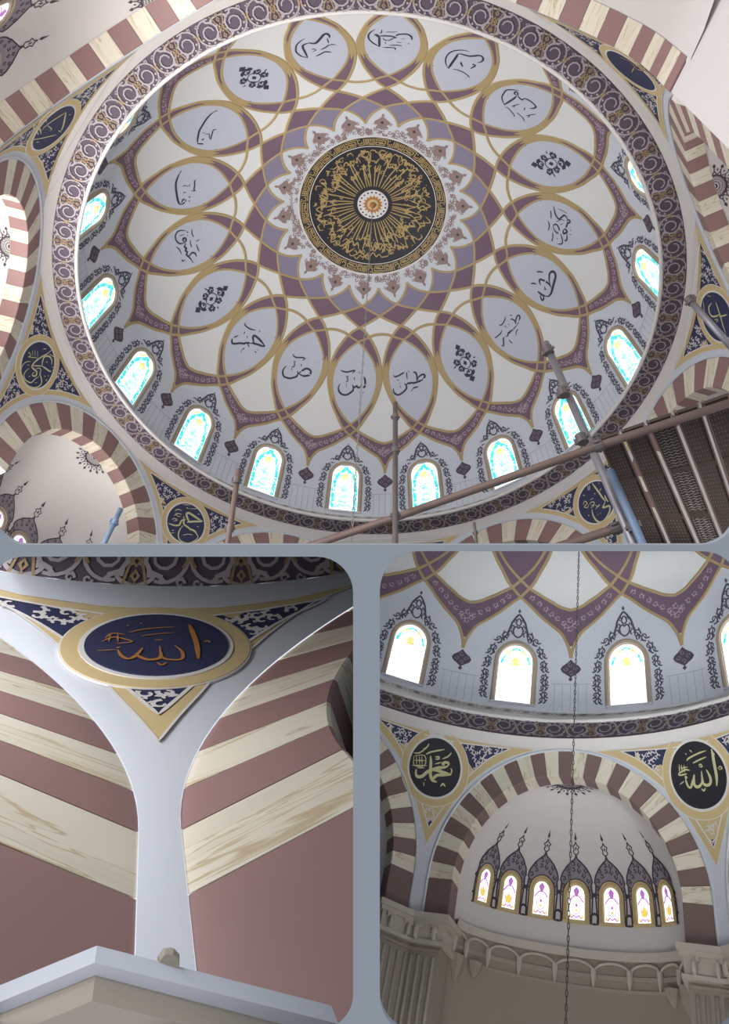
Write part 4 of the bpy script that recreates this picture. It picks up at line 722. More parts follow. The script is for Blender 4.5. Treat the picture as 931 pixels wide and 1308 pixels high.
def build_apse(bay, az, root, toff=0, de=.2, sc=1.0, spc=18.9, zw=0.0, wins=range(-3, 4), orn=True, lower=None, rosette=True, full=True):
    hall = bay.h; n = Vector((cos(radians(az)), sin(radians(az)), 0)); s = Vector((-n.y, n.x, 0)); Z = Vector((0, 0, 1)); a, Ri, zs, D = bay.a, bay.Ri + .002, bay.zs, bay.D; H = Ri
    zl = zs + zw - .075 if lower is None else lower
    def f(th, z):
        c = sqrt(max(0, 1 - (max(z - zs, 0) / H) ** 2)); t = radians(th); return n * (a + D + de * cos(t) * c) + s * (Ri * sin(t) * c) + Z * z
    O = n * (a + D * .5) + Z * (zs)
    S = Surf(f, O)
    b = MB(); zz = [zl + (zs - zl) * i / 3 for i in range(3)] + [zs + H * sin(pi / 2 * i / 16) * .9999 for i in range(17)]
    rows = [[S.f(-90 + 7.5 * k, z) for k in range(25)] for z in zz]
    b.quadstrip(rows); build('half_dome', b, 'wall', hall, root, smooth=True)
    if lower is not None and hall.k == 3:
        bl = MB(); bl.quadstrip([[S.f(-90 + 7.5 * k, z) + (O - S.f(-90 + 7.5 * k, z)).normalized() * .003 for k in range(25)] for z in (zl, -.565)]); build('apse_wall', bl, 'stone', hall, root, smooth=True)
    if not full: return S
    sx = Ri / .3075; k_th = degrees(1 / Ri)          # lateral metres to degrees at the middle
    z0 = zs + zw
    for wi in wins:
        t0 = wi * spc + toff; X = lambda x, z: (t0 + x * sc * k_th * sx, z0 + z * sc)
        mk = lambda L: [X(*p) for p in L]
        # window, base at z = 0 of local frame, top .107
        def ap(hw, top, bot, m=12):
            return [(hw, bot)] + [(hw * cos(pi * i / m), top - hw + hw * sin(pi * i / m)) for i in range(m + 1)] + [(-hw, bot)]
        base = S.at(t0, z0)
        r = link('window_%d' % (wi + 4), None, hall, None, Matrix.Translation(base)); tag(r, 'small arched stained glass window low in the half dome', kind='structure')
        g = MB(); g.fill(S, mk(ap(.0225, .090, .008)), .0012, .03); build('pane', g, 'glassC', hall, r, base)
        g = MB(); g.fill(S, mk([(0, .088), (.009, .078), (.006, .070), (0, .060), (-.006, .070), (-.009, .078)]), .002, .03)
        g.ribbon(S, mk([(-.02, .050), (-.010, .062), (0, .068), (.010, .062), (.02, .050)]), .0035, .0021, flat=True); g.ribbon(S, mk([(0, .05), (.012, .038), (.008, .024), (0, .020), (-.008, .024), (-.012, .038)]), .0022, .0021, flat=True, closed=True)
        g.fill(S, mk([(0, .047), (.004, .042), (0, .036), (-.004, .042)]), .002, .03); g.ribbon(S, mk([(-.014, .010), (-.007, .017), (0, .012), (.007, .017), (.014, .010)]), .004, .0021, flat=True)
        build('violet_pane', g, 'violet', hall, r, base)
        g = MB()
        for q in ([(-.021, .010), (-.013, .010), (-.017, .024)], [(.013, .010), (.021, .010), (.017, .024)], [(0, .034), (.005, .030), (0, .025), (-.005, .030)]): g.fill(S, mk(q), .0018, .03)
        if abs(wi) >= 2: g.fill(S, mk([(0, .045), (.010, .036), (.008, .022), (-.008, .022), (-.010, .036)]), .0024, .03)
        build('yellow_pane', g, 'yellow', hall, r, base)
        g = MB(); g.ribbon(S, mk(ap(.0275, .096, .003)), .011, .004); g.ribbon(S, mk(ap(.0345, .103, .0)), .0055, .006); g.ribbon(S, mk([(-.037, .002), (.037, .002)]), .009, .006)
        build('window_frame', g, 'pgold' if hall.k == 3 else 'frame', hall, r, base)
        if orn:
            o1 = [(.043, .020), (.046, .065), (.044, .095), (.047, .100), (.043, .117), (.034, .130), (.030, .136), (.013, .150), (.004, .156), (0, .166)]
            inner = [(.0385, .0)] + [(.0385 * cos(pi / 2 * i / 6), .068 + .0385 * sin(pi / 2 * i / 6)) for i in range(7)]
            g = MB(); g.fill(S, mk([(.043, .068), (.045, .095)] + o1[3:] + [(-x, y) for x, y in o1[3:-1][::-1]] + [(-.045, .095), (-.043, .068)] + [(-.0385 * cos(pi * i / 10), .068 + .0385 * sin(pi * i / 10)) for i in range(11)]), .0012, .03)
            build('crest_field', g, 'shade', hall, root)
            g = MB()
            for sg in (1, -1):
                g.ribbon(S, curve(mk([(sg * x, y) for x, y in o1]), 2), .0042, .002, flat=True)
                g.ribbon(S, mk([(sg * .043, .020), (sg * .043, .0)]), .003, .002, flat=True)
                g.ribbon(S, mk([(sg * x, y) for x, y in inner]), .0035, .002, flat=True)
                g.ribbon(S, mk([(sg * .0515, .0), (sg * .0415, .0), (sg * .0415, .020), (sg * .0515, .026)]), .006, .002, flat=True)
                g.ribbon(S, mk([(sg * .052, .066), (sg * .046, .075)]), .006, .002, flat=True)
                for cx_, cy_ in ((.010, .128), (.024, .116), (.038, .104), (.030, .128), (.040, .086), (.010, .142), (.041, .066)): scroll(g, S, X(sg * cx_, cy_), 1, .0062, .0034, .0022, .9, sg, (1 / (k_th * sx) , 1), True)
                g.ribbon(S, curve(mk([(0, .166), (sg * .009, .172), (sg * .006, .180), (sg * .012, .186), (sg * .004, .190), (0, .198)]), 2), .003, .002, flat=True)
            g.fill(S, mk([(0, .200), (.005, .206), (.003, .211), (0, .222), (-.003, .211), (-.005, .206)]), .002, .03)
            g.fill(S, mk([(0, .176), (.003, .182), (0, .187), (-.003, .182)]), .002, .03)
            build('crest_arabesque', g, 'dark', hall, root)
    if rosette:
        # half rosette at the zenith, cut by the arch
        def f2(x, y):
            q = min(.98, hypot(x / Ri, y / de)); return n * (a + D + y) + s * x + Z * (zs + H * sqrt(1 - q * q))
        S2 = Surf(f2, O); g = MB(); R = .062
        ky = min(1, de / Ri * 1.3)
        PT = lambda r_, t: (r_ * cos(t), .001 + r_ * sin(t) * ky)
        g.ribbon(S2, [PT(R * .58, pi * i / 20) for i in range(21)], .0055, .002, flat=True)
        for k in range(8):
            t = pi * (k + .5) / 8; g.fill(S2, [PT(R * 1.22, t), PT(R * 1.08, t + .085), PT(R * .95, t), PT(R * 1.08, t - .085)], .002, .03)
            g.ribbon(S2, [PT(R * .62, t - .19), PT(R * .8, t), PT(R * .95, t)], .003, .002, flat=True); g.ribbon(S2, [PT(R * .62, t + .19), PT(R * .8, t)], .003, .002, flat=True)
            if k: tt = pi * k / 8; g.fill(S2, [PT(R * .98, tt), PT(R * .9, tt + .05), PT(R * .8, tt), PT(R * .9, tt - .05)], .002, .03)
            for rr in (.2, .34, .46): g.ribbon(S2, [PT(R * rr, t - .18), PT(R * (rr + .09), t), PT(R * rr, t + .18)], .0022, .002, flat=True)
        g.fill(S2, [PT(R * .12, pi * i / 8) for i in range(9)], .002, .03)
        build('rosette', g, 'dark', hall, root)
    return S
# ================================================================== the dome hall (upper space)
ORD = {8: 'pale leaf medallion with two long flat ink strokes over one swooping curve, just left of the crown top', }
LAB = {0: 'medallion lettered with a deep bowl stroke and two dots below, directly under the centre', 1: 'medallion lettered with a single looped letter and wide bowl', 2: 'medallion lettered with a sharp triangle stroke and long flat tail',
       3: 'medallion with dark interlaced arabesque instead of lettering, lower left', 4: 'medallion lettered with a slanting five-part word ending in a forked tail, at left',
       5: 'medallion lettered with one tall thin curve and a two-dotted round loop', 6: 'medallion lettered with one long arc and a single dot, nearest the lattice top left', 7: 'medallion with square-looking interlaced arabesque, upper left',
       8: 'medallion lettered with a hooked wave over two short strokes, top', 9: 'medallion lettered with a closed almond loop and three short bars, topmost', 10: 'medallion lettered with a bent roof-like stroke over one long dash, top right',
       11: 'medallion lettered with a small ring and two parallel slanting strokes, upper right', 12: 'medallion with wide flattened arabesque, right of the centre', 13: 'medallion lettered with a tall stacked word and two dots at its right side',
       14: 'medallion lettered with one thick narrow loop and a small curl at its foot', 15: 'medallion lettered with a slim loop running down a toothed diagonal', 16: 'medallion with tall diagonal arabesque, lower right', 17: 'medallion lettered with a looped tooth word above a deep bowl, right of the lowest chain'}
PHA = -80.33
dome(HA, PROF_A, PHA, .30, range(18), [k for k in range(18)], LAB, 'glassA', True)
centre_medallion(HA, PROF_A)
rings(HA, (1.06, .08), (1.0, 0.0), (1.08, .0013), (1.1084, -.0317), 0, 360, 42, 2.62)
bayA = Bay(HA, 1.1084, .4078, .3062, -.4395, -.53, .055, 180 / 19, True); bayA.hh = .06
RL = {0: ('r0', 'palegold', 'steeply foreshortened roundel with angular gold script, upper left corner'), 1: ('r1', 'palegold', 'roundel with looping pale gold script and three gold dots, at left'),
      2: ('r2', 'palegold', 'roundel with pale gold script folded over a big bowl, lower left'), 3: (None, 'palegold', 'roundel hidden behind the partition'), 4: ('r4', 'palegold', 'roundel with slanting pale gold script behind the steel pole, lower right'),
      5: ('r5', 'palegold', 'roundel cut by the right edge with a grey pole crossing it'), 6: ('r6', 'goldleaf', 'dim stretched roundel with faint gold script, upper right corner'), 7: (None, 'palegold', 'roundel beyond the top of the view')}
for k in range(8):
    az = 42.936 - 45 * k
    pendentive(bayA, az, .024, -.0317, .018, .080, -.143, 'roundel' if RL[k][0] else None, RL[k][2], RL[k][0] or '', RL[k][1], gwt=.012, name='corner_%s' % COMP[k])
    ap = None
    if k in (0, 1, 5, 6, 7): ap = dict(de=.2, zw=-.12, sc=1.25, spc=24, wins=range(-2, 3), lower=-.62 if k in (6, 7) else None)
    if k == 6: ap['de'] = .45
    if k == 7: ap.update(zw=-.04, sc=1.3, spc=26, toff=-12)
    elif k in (2, 3, 4): ap = dict(de=.2, zw=-.06, full=False)
    bayA.zb = -.60 if k == 6 else (-.80 if k == 5 else -.53); bayA.Ri = .372 if k in (6, 7) else .3062; bayA.D = .075 if k in (6, 7) else .055
    ar_ = arch(bayA, az - 22.5, COMP[k], ap)
    if k == 6:
        n = Vector((cos(radians(az - 22.5)), sin(radians(az - 22.5)), 0)); s = Vector((-n.y, n.x, 0)); Mx = Matrix.Identity(4)
        for i in range(3): Mx[i][0] = s[i]; Mx[i][1] = n[i]
        b = MB(); b.box((bayA.Ri + .004, bayA.a + .002, -1.6), (bayA.Ri + .5, bayA.a + 1.3, -.602), Mx); b.box((bayA.Ri + .012, bayA.a - .012, -.630), (bayA.Ri + .5, bayA.a + 1.3, -.602), Mx); b.box((bayA.Ri + .004, bayA.a + bayA.D, -.602), (bayA.Ri + .5, bayA.a + 1.3, .5), Mx); b.box((-.6, bayA.a + .62, -.4), (bayA.Ri + .5, bayA.a + 1.3, .9), Mx); build('side_wall', b, 'wall', HA, ar_)
    bayA.zb = -.53; bayA.Ri = .3062; bayA.D = .055

def chain(hall, name, label, X, Y, z0, z1, L, r, m, z0f=None):
    root = empty(name, hall, (X, Y, z0)); tag(root, label, 'chain'); b = MB(); z = z0; i = 0
    while z > z1:
        pts = []
        for k in range(9):
            t = 2 * pi * k / 8; dx = r * 2.2 * cos(t); dz = L * .62 * sin(t); pts.append((X + (dx if i % 2 else 0), Y + (0 if i % 2 else dx), z - L / 2 + dz))
        b.tube(pts, r, 5, False); z -= L; i += 1
    o = build('links', b, m, hall, root, (X, Y, z0), smooth=True); o['kind'] = 'stuff'
    return root
chain(HA, 'chandelier_chain', 'long thin bright chain hanging from the centre of the dome', 0, 0, .957, -1.3, .020, .0011, 'silverchain')
HAC = HA
def pole(name, label, pts, r, m, couplers=(), cat='pole', group=None, cm='dirty', hall=HA):
    P = [Vector(p) for p in pts]; root = empty(name, hall, P[0]); tag(root, label, cat, group)
    b = MB(); b.tube(P, r, 12); o = build('tube', b, m, hall, root, P[0], smooth=True)
    d = (P[-1] - P[0]).normalized()
    for c in couplers:
        c = Vector(c); b = MB(); b.tube([c - d * r * 1.1, c + d * r * 1.1], r * 1.4, 10); q = d.cross(Vector((0, 0, 1))); q = q.normalized() if q.length > .1 else Vector((1, 0, 0))
        b.tube([c - q * r * 1.8, c + q * r * 1.8], r * .45, 8); b.tube([c + q * r * 1.6 - d * r * .7, c + q * r * 1.6 + d * r * .7], r * .4, 6); build('coupler', b, cm, hall, root, P[0])
    return root
pole('scaffold_pole', 'upright grey steel scaffold pole under the lettered medallion right of the chain', [(-.133, .52, -1.62), (-.132, .521, -1.15)], .0046, 'dirty', [(-.133, .515, -1.432), (-.1325, .52, -1.19), (-.1325, .52, -1.285)])
pole('scaffold_pole', 'long rusty horizontal scaffold tube sloping up to the board platform', [(.09, .375, -1.392), (-.13, .466, -1.39), (-.452, .607, -1.386), (-.70, .71, -1.386)], .0066, 'rust', [(-.452, .607, -1.386)])
pole('scaffold_pole', 'thick leaning steel brace with two clamps crossing the lower right roundel', [(-.503, .478, -1.50), (-.423, .583, -1.059)], .0072, 'steel', [(-.424, .582, -1.083), (-.434, .566, -1.193), (-.448, .548, -1.30)])
pole('scaffold_pole', 'short rusty tube meeting the brace foot at the partition', [(-.36, .415, -1.43), (-.484, .468, -1.428), (-.515, .48, -1.428)], .0072, 'rust', [(-.484, .468, -1.428)])
pole('scaffold_pole', 'slim blue-grey pole beside the platform edge', [(-.478, .545, -1.375), (-.512, .488, -1.50)], .0068, 'blue', [(-.500, .502, -1.455)])
pole('scaffold_pole', 'grey pole crossing the roundel at the right edge', [(-.732, .582, -.913), (-.786, .542, -1.056)], .0070, 'steel', [(-.735, .580, -.921)])
pole('scaffold_pole', 'short rusty pole with two clamps beside the lower left roundel', [(.125, .525, -1.52), (.114, .593, -1.399)], .0045, 'rust', [(.1155, .585, -1.415), (.122, .545, -1.48)])
pole('scaffold_pole', 'small grey pole with one clamp in front of the lower left half dome', [(.316, .544, -1.525), (.304, .555, -1.442)], .0042, 'blue', [(.308, .551, -1.467)], cm='blue')
pole('scaffold_pole', 'stub of a grey rod above the partition, middle right', [(-.258, .50, -1.50), (-.254, .533, -1.468)], .0024, 'dirty', [(-.256, .520, -1.478)])
# boards of the platform, seen from below
nr, fr_ = [(-.455, .598), (-.490, .606), (-.527, .630), (-.549, .640), (-.602, .662), (-.655, .688)], [(-.552, .355), (-.600, .357), (-.645, .356), (-.690, .355), (-.725, .354), (-.765, .353)]
near = [(-.455, .598), (-.4905, .614), (-.5275, .630), (-.566, .647), (-.604, .663), (-.646, .682)]
far = [(-.556, .355), (-.602, .355), (-.651, .355), (-.694, .355), (-.733, .355), (-.775, .355)]
BL = ['perforated brown scaffold board at the platform edge next to the brace', 'second perforated brown scaffold board from the brace', 'brown scaffold board with wavy pressed ribs', 'perforated brown scaffold board right of the ribbed one', 'outermost perforated brown board at the right edge']
zb_ = -1.364
for i in range(5):
    a, b_, c, d = Vector((*near[i], zb_)), Vector((*near[i + 1], zb_)), Vector((*far[i + 1], zb_)), Vector((*far[i], zb_))
    g = .0025; ex = (b_ - a).normalized() * g; a, d, b_, c = a + ex, d + ex, b_ - ex, c - ex
    def Q(u, v, z=0): return a * (1 - u) * (1 - v) + b_ * u * (1 - v) + c * u * v + d * (1 - u) * v + Vector((0, 0, z))
    root = empty('scaffold_board', HA, a); tag(root, BL[i], 'board', 'scaffold boards of the platform')
    b = MB(); b.add([Q(0, 0), Q(1, 0), Q(1, 1), Q(0, 1), Q(0, 0, .006), Q(1, 0, .006), Q(1, 1, .006), Q(0, 1, .006)], [(0, 1, 2, 3), (7, 6, 5, 4), (0, 4, 5, 1), (1, 5, 6, 2), (2, 6, 7, 3), (3, 7, 4, 0)]); build('deck', b, 'plank', HA, root, a)
    b = MB()
    for u in (.0, .93):
        b.add([Q(u, 0, -.005), Q(u + .07, 0, -.005), Q(u + .07, 1, -.005), Q(u, 1, -.005), Q(u, 0, .001), Q(u + .07, 0, .001), Q(u + .07, 1, .001), Q(u, 1, .001)], [(0, 1, 2, 3), (0, 4, 5, 1), (1, 5, 6, 2), (2, 6, 7, 3), (3, 7, 4, 0)])
    build('side_flange', b, 'rust', HA, root, a)
    for v in (.35, .72):
        b = MB(); b.add([Q(0, v, -.0045), Q(1, v, -.0045), Q(1, v + .03, -.0045), Q(0, v + .03, -.0045), Q(0, v, 0), Q(1, v, 0), Q(1, v + .03, 0), Q(0, v + .03, 0)], [(0, 1, 2, 3), (0, 4, 5, 1), (2, 6, 7, 3)]); build('cross_rib', b, 'plank', HA, root, a)
    b = MB()
    if i == 2:
        for j in range(46):
            v = .02 + j * .021
            if abs(v - .36) < .02 or abs(v - .73) < .02: continue
            pts = [Q(.12 + .76 * t / 10, v + .006 * sin(t * 1.9), -.0022) for t in range(11)]; b.tube(pts, .0012, 4, False)
        o = build('pressed_rib', b, 'dirty', HA, root, a)
    else:
        rn = random.Random(i)
        for j in range(34):
            for q in range(7):
                u, v = .14 + q * .12 + rn.uniform(-.01, .01), .015 + j * .029
                b.add([Q(u, v, -.0004), Q(u + .030, v + .004, -.0004), Q(u + .022, v + .010, -.0016), Q(u - .006, v + .006, -.0016)], [(0, 1, 2, 3)])
        o = build('pressed_dimple', b, 'dirty', HA, root, a)
    o['kind'] = 'stuff'
    b = MB(); e = Q(.02, -.012, .010); b.tube([Q(.03, .02, .002), Q(.03, -.02, -.004), Q(.03, -.045, -.010)], .0024, 6); build('hook', b, 'rust', HA, root, a)

# ================================================================== the close-up corner (lower left space)
bayB = Bay(HB, 1.0946, .4424, .3504, -.4698, -.672, .055, 180 / 23, False); bayB.hh = .074
pendentive(bayB, 270, .030, -.076, .018, .0625, -.160, 'roundel', 'large steeply tilted navy roundel with gold script in the close corner view', 'all2', 'boss', cx=.002, name='corner_south', edge=([(-.337, 0), (-.293, .72), (-.243, 1.75), (-.208, 2.5), (-.17, 4.0), (-.13, 5.5), (-.083, 8.0), (-.062, 10.5), (-.052, 12.2)], [(-.070, 7), (-.077, 3), (-.078, 0)]), nedge=([(-.290, 0), (-.233, 1.4), (-.19, 2.75), (-.146, 4.35), (-.11, 6.3), (-.0805, 8.8)], [(-.089, 5), (-.097, 2), (-.098, 0)]))
rings(HB, (1.06, .06), (1.03, -.0005), (1.1023, -.0112), (1.0946, -.0274), 250, 290, 60, 271.5, corn=False)
arch(bayB, 247.5, 'southwest', dict(de=.12, full=False, rosette=False, lower=-.75), beads=False); arch(bayB, 292.5, 'southeast', dict(de=.12, full=False, rosette=False, lower=-.75), beads=False)
b = MB()
A_, L_, R_, K_ = (.0231, -1.1457), (.0547 + .0316, -1.1554 - .0097), (-.0565 - .1592, -1.1702 - .049), (0, -1.6)
zt_, zm_, zl_ = -.660, -.669, -.6702
pl = [L_, A_, R_, (-.24, -1.5), (.15, -1.5)]
b.add([Vector((x, y, zt_)) for x, y in pl] + [Vector((x, y, zm_)) for x, y in pl], [(0, 1, 2, 3, 4)[::-1], (5, 6, 7, 8, 9)] + [(i, (i + 1) % 5, (i + 1) % 5 + 5, i + 5) for i in range(5)])
o = build('trim_1', b, 'mould', HB); tag(o, 'projecting white corner cornice under the striped arches', kind='structure')
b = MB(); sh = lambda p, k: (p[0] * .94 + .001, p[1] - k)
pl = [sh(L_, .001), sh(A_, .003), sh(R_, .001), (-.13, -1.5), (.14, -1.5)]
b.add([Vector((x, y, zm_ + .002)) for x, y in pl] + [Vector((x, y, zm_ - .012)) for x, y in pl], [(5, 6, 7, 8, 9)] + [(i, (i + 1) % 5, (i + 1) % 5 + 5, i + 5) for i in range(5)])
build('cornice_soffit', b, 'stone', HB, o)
b = MB(); b.tube([(.0030, -1.152, -.661), (.0025, -1.153, -.656), (.003, -1.155, -.651)], .003, 8); build('plaster_lump', b, 'stone', HB, o)

# ================================================================== the apse view (lower right space)
bayC = Bay(HC, .9755, .3805, .3075, -.4868, -.585, .05, 180 / 27, True); bayC.hh = .11
AZC = 244.63; PHC = -123.73
dome(HC, PROF_C, PHC, .86, range(-3, 5), [-1, 0, 1, 2, -2, 3], None, 'glassC', False)
rings(HC, (1.133, .11), (1.0, 0.0), (.9592, -.0755), (.9755, -.1063), AZC - 360 - 62, AZC - 360 + 62, 39, -101.5)
pendentive(bayC, AZC + 22.5, .024, -.107, .018, .080, -.197, 'roundel', 'navy roundel with gold script left of the striped arch in the apse view', 'muh3', 'palegold', gwt=.012, cx=.010, name='corner_north', edge=([(-.403, 0), (-.334, 1.85), (-.275, 3.6), (-.217, 5.9), (-.175, 8.6), (-.139, 11.9), (-.118, 15.0), (-.107, 17.45)], [(-.106, 8), (-.106, 0)]), nedge=([(-.360, 0), (-.298, 1.85), (-.24, 3.8), (-.184, 6.4), (-.14, 9.2), (-.110, 12.6)], [(-.116, 4), (-.118, 0)]))
pendentive(bayC, AZC - 22.5, .024, -.107, .018, .080, -.190, 'roundel', 'navy roundel with gold upright script right of the striped arch in the apse view', 'all3', 'palegold', gwt=.012, cx=.002, name='corner_west', edge=([(-.403, 0), (-.334, 1.85), (-.275, 3.6), (-.217, 5.9), (-.175, 8.6), (-.139, 11.9), (-.118, 15.0), (-.107, 17.45)], [(-.106, 8), (-.106, 0)]), nedge=([(-.360, 0), (-.298, 1.85), (-.24, 3.8), (-.184, 6.4), (-.14, 9.2), (-.110, 12.6)], [(-.116, 4), (-.118, 0)]))
SA = arch(bayC, AZC, 'northwest', None)
SAP = build_apse(bayC, AZC, SA, de=.12, zw=-.010, lower=-1.05)
arch(bayC, AZC + 45, 'north', dict(de=.12, full=False, rosette=False)); arch(bayC, AZC - 45, 'west', dict(de=.12, full=False, rosette=False))
n_ = Vector((cos(radians(AZC)), sin(radians(AZC)), 0)); s_ = Vector((-n_.y, n_.x, 0))
def frame(az):
    n = Vector((cos(radians(az)), sin(radians(az)), 0)); s = Vector((-n.y, n.x, 0)); M = Matrix.Identity(4)
    for i in range(3): M[i][0] = s[i]; M[i][1] = n[i]
    return M
Ac = bayC.a
def pier(az, sg, nm):
    M = frame(az); zb = bayC.zb; W0, W1 = bayC.Ri, Ac * math.tan(pi / 8) + .004
    base = M @ Vector((sg * (W0 + W1) / 2, Ac, zb))
    root = link('trim_4', None, HC, None, Matrix.Translation(base)); tag(root, 'pale stone pilaster with stepped capital and fluted shaft under the striped arch', kind='structure')
    def bx(b, w0, w1, d0, d1, z0, z1): b.box((min(sg * w0, sg * w1), Ac + d0, z0), (max(sg * w0, sg * w1), Ac + d1, z1), M)
    b = MB(); bx(b, W0 - .018, W1, -.034, .07, zb - .014, zb); bx(b, W0 - .012, W1, -.028, .07, zb - .024, zb - .014); bx(b, W0 - .004, W1, -.020, .07, zb - .060, zb - .024); bx(b, W0 - .010, W1, -.026, .07, zb - .070, zb - .060)
    for wq in (.2, .72):     # scroll brackets of the capital
        wc = W0 + (W1 - W0) * wq; pts = [M @ Vector((sg * wc, Ac - .028 + .006 * cos(t), zb - .044 + .012 * sin(t))) for t in [i * .7 for i in range(9)]]; b.tube(pts, .006, 6)
        bx(b, wc - .012, wc + .012, -.030, 0, zb - .034, zb - .024)
    build('capital', b, 'stonelight', HC, root, base)
    b = MB(); bx(b, W0 + .002, W1, -.012, .07, zb - .50, zb - .070); bx(b, W0 + .004, W1, -.018, .0, zb - .084, zb - .078); build('shaft', b, 'stone', HC, root, base)
    for j in range(4):
        b = MB(); wc = W0 + .020 + j * (W1 - W0 - .034) / 3.2; b.tube([M @ Vector((sg * wc, Ac - .013, zb - .50)), M @ Vector((sg * wc, Ac - .013, zb - .095))], .0052, 8); build('reed', b, 'stonelight', HC, root, base, smooth=True)
for az in (AZC, AZC + 45, AZC - 45):
    for sg in (1, -1): pier(az, sg, '')
# mouldings and stalactite brackets under the half dome
O_ = n_ * (Ac + .02)
def apseband(name, z0, z1, proj, m='stonelight'):
    b = MB(); rows = []
    for k in range(33):
        th = -88 + 5.5 * k; p = SAP.f(th, z0); nn = SAP.nrm(th, bayC.zs - .02); q = SAP.f(th, z1)
        rows.append([p + nn * .0, p + nn * proj, q + nn * proj * .6, q])
    b.quadstrip(rows); return b
ap = build('trim_5', apseband('c', -.562, -.580, .016), 'stonelight', HC, smooth=False); tag(ap, 'curved stone cornice with stalactite brackets below the half dome', kind='structure')
build('lower_band', apseband('c', -.612, -.622, .007), 'stone', HC, ap); build('lower_band', apseband('c', -.640, -.646, .006), 'stone', HC, ap)
for k in range(-4, 5):
    th = k * 19; nn = SAP.nrm(th, bayC.zs - .02)
    for half in (0,):
        b = MB(); R_ = [SAP.f(th + 9.2 * cos(pi * i / 10), -.608 + .022 * sin(pi * i / 10)) + nn * .009 for i in range(11)]; b.tube(R_, .0035, 5, True)
        build('niche_arch', b, 'stonelight', HC, ap)
    b = MB(); p = SAP.f(th + 9.5, -.602) + nn * .010; b.tube([p, p - Vector((0, 0, .022)), p - Vector((0, 0, .040))], .006, 6, True, [.008, .007, .002]); build('bracket', b, 'stonelight', HC, ap)
for k, dz in ((-4, .06), (4, .06), (-3, .035), (3, .035)):
    th = k * 19; nn = SAP.nrm(th, bayC.zs - .02); b = MB(); p = SAP.f(th, -.64) + nn * .004
    b.tube([p, p - Vector((0, 0, dz * .5)), p - Vector((0, 0, dz))], .01, 8, True, [.024, .018, .004]); build('bracket', b, 'stone', HC, ap)
chain(HC, 'chandelier_chain', 'dark chain hanging down in front of the striped arch and small windows', -.385, -.58, .55, -1.1, .0125, .0011, 'chain')

# ================================================================== trimming at the partitions
c0 = CAM
def pl(x0, y0, x1, y1, keep):         # plane through the viewpoint and two frame positions, keeping the side of a third
    n = camdir(x0, y0).cross(camdir(x1, y1)).normalized()
    return (n if n.dot(camdir(*keep)) > 0 else -n)
PL = {1: [pl(0, 699.5, 931, 699.5, (465, 300))], 2: [pl(0, 699.5, 931, 699.5, (200, 900)), pl(468.5, 700, 468.5, 1308, (200, 900))], 3: [pl(0, 699.5, 931, 699.5, (700, 900)), pl(468.5, 700, 468.5, 1308, (700, 900))]}
CULL = [pl(-70, 0, -70, 1308, (465, 300)), pl(1001, 0, 1001, 1308, (465, 300)), pl(0, -80, 931, -80, (465, 300)), pl(0, 1390, 931, 1390, (465, 300))]
for o in [o for o in WM if o.type == 'MESH']:
    M = WM[o]; vs = [M @ v.co - c0 for v in o.data.vertices]
    if any(max(n.dot(v) for v in vs) < 0 for n in CULL + PL[HOF[o].k]):
        if o.children:
            o.data = bpy.data.meshes.new(o.name); continue
        bpy.data.objects.remove(o); continue
    for n in PL[HOF[o].k]:
        if min(n.dot(v) for v in vs) < -1e-4:
            o.data = o.data.copy(); bm = bmesh.new(); bm.from_mesh(o.data); bm.transform(M)
            bmesh.ops.bisect_plane(bm, geom=bm.verts[:] + bm.edges[:] + bm.faces[:], plane_co=c0, plane_no=-n, clear_outer=True)
            bm.transform(M.inverted()); bm.to_mesh(o.data); bm.free()
live = set(bpy.data.objects)
for _ in range(3):
    for o in list(bpy.data.objects):
        if o.type == 'EMPTY' and not o.children: bpy.data.objects.remove(o)
        elif o.type == 'MESH' and not o.children and len(o.data.polygons) == 0: bpy.data.objects.remove(o)

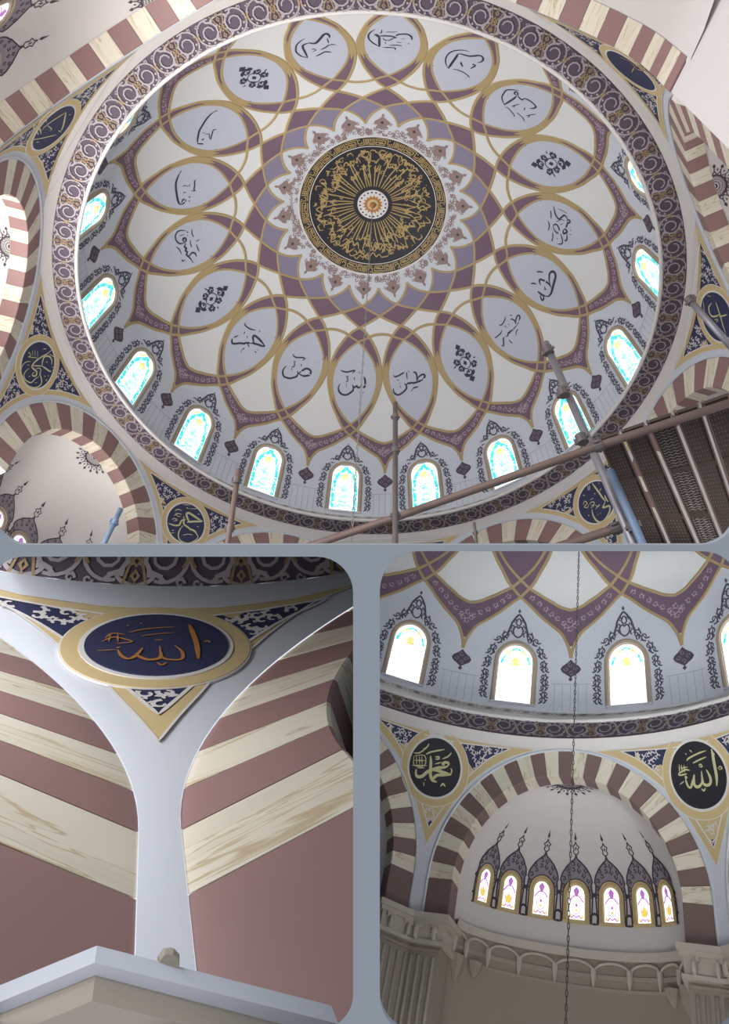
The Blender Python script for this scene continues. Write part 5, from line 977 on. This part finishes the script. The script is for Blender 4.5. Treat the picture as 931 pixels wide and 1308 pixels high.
# ================================================================== partition wall between the three spaces
DD = 3.0
def PP_(x, y): return ((x - PPX) / F_PX * DD, -(y - PPY) / F_PX * DD)
def rrect(x0, y0, x1, y1, r):
    P = []
    for cx, cy, a in ((x1 - r, y0 + r, -90), (x1 - r, y1 - r, 0), (x0 + r, y1 - r, 90), (x0 + r, y0 + r, 180)):
        for i in range(9): t = radians(a + 90 * i / 8); P.append((cx + r * cos(t), cy + r * sin(t)))
    return [PP_(*p) for p in P]
cu = bpy.data.curves.new('partition', 'CURVE'); cu.dimensions = '2D'; cu.fill_mode = 'BOTH'; cu.extrude = .012
for P in (rrect(-600, -110, 1720, 2120, 8), rrect(-9, -60, 940, 695, 46), rrect(-14, 710, 451, 1319, 46), rrect(485, 703, 945, 1319, 50)):  # outer border runs far past the view to block sky light
    sp = cu.splines.new('POLY'); sp.points.add(len(P) - 1); sp.use_cyclic_u = True
    for q, p in zip(sp.points, P): q.co = (p[0], p[1], 0, 1)
tmp = bpy.data.objects.new('tmp', cu); me = bpy.data.meshes.new_from_object(tmp); bpy.data.objects.remove(tmp)
me.name = 'partition'; me.materials.clear(); me.materials.append(MT['board'])
pw = bpy.data.objects.new('wall_front', me); COL.objects.link(pw); pw.matrix_world = co.matrix_world @ Matrix.Translation((0, 0, -DD))
tag(pw, 'blue-grey partition wall with three rounded openings', kind='structure')
def slab(name, ends, t):
    b = MB(); P = []
    n = camdir(*ends[0]).cross(camdir(*ends[1])).normalized() * t / 2
    q = [campt(*ends[0], DD + .02), campt(*ends[1], DD + .02), campt(*ends[1], 34), campt(*ends[0], 34)]
    me = bpy.data.meshes.new(name); me.from_pydata([p + n for p in q] + [p - n for p in q], [], [(0, 1, 2, 3), (7, 6, 5, 4), (0, 4, 5, 1), (1, 5, 6, 2), (2, 6, 7, 3), (3, 7, 4, 0)]); me.materials.append(MT['board']); me.update()
    o = bpy.data.objects.new(name, me); COL.objects.link(o); tag(o, 'blue-grey dividing slab between the spaces', kind='structure'); return o
slab('wall_divider', [(0, 699.5), (931, 699.5)], .010)
slab('wall_divider', [(468.5, 700.5), (468.5, 1395)], .010)
slab('wall_right', [(1700, 690), (1700, 2120)], .02)  # unseen slab added to keep sky light out of the apse view
slab('floor', [(468, 2100), (1720, 2100)], .02)  # unseen slab added underneath to cut sky light from below
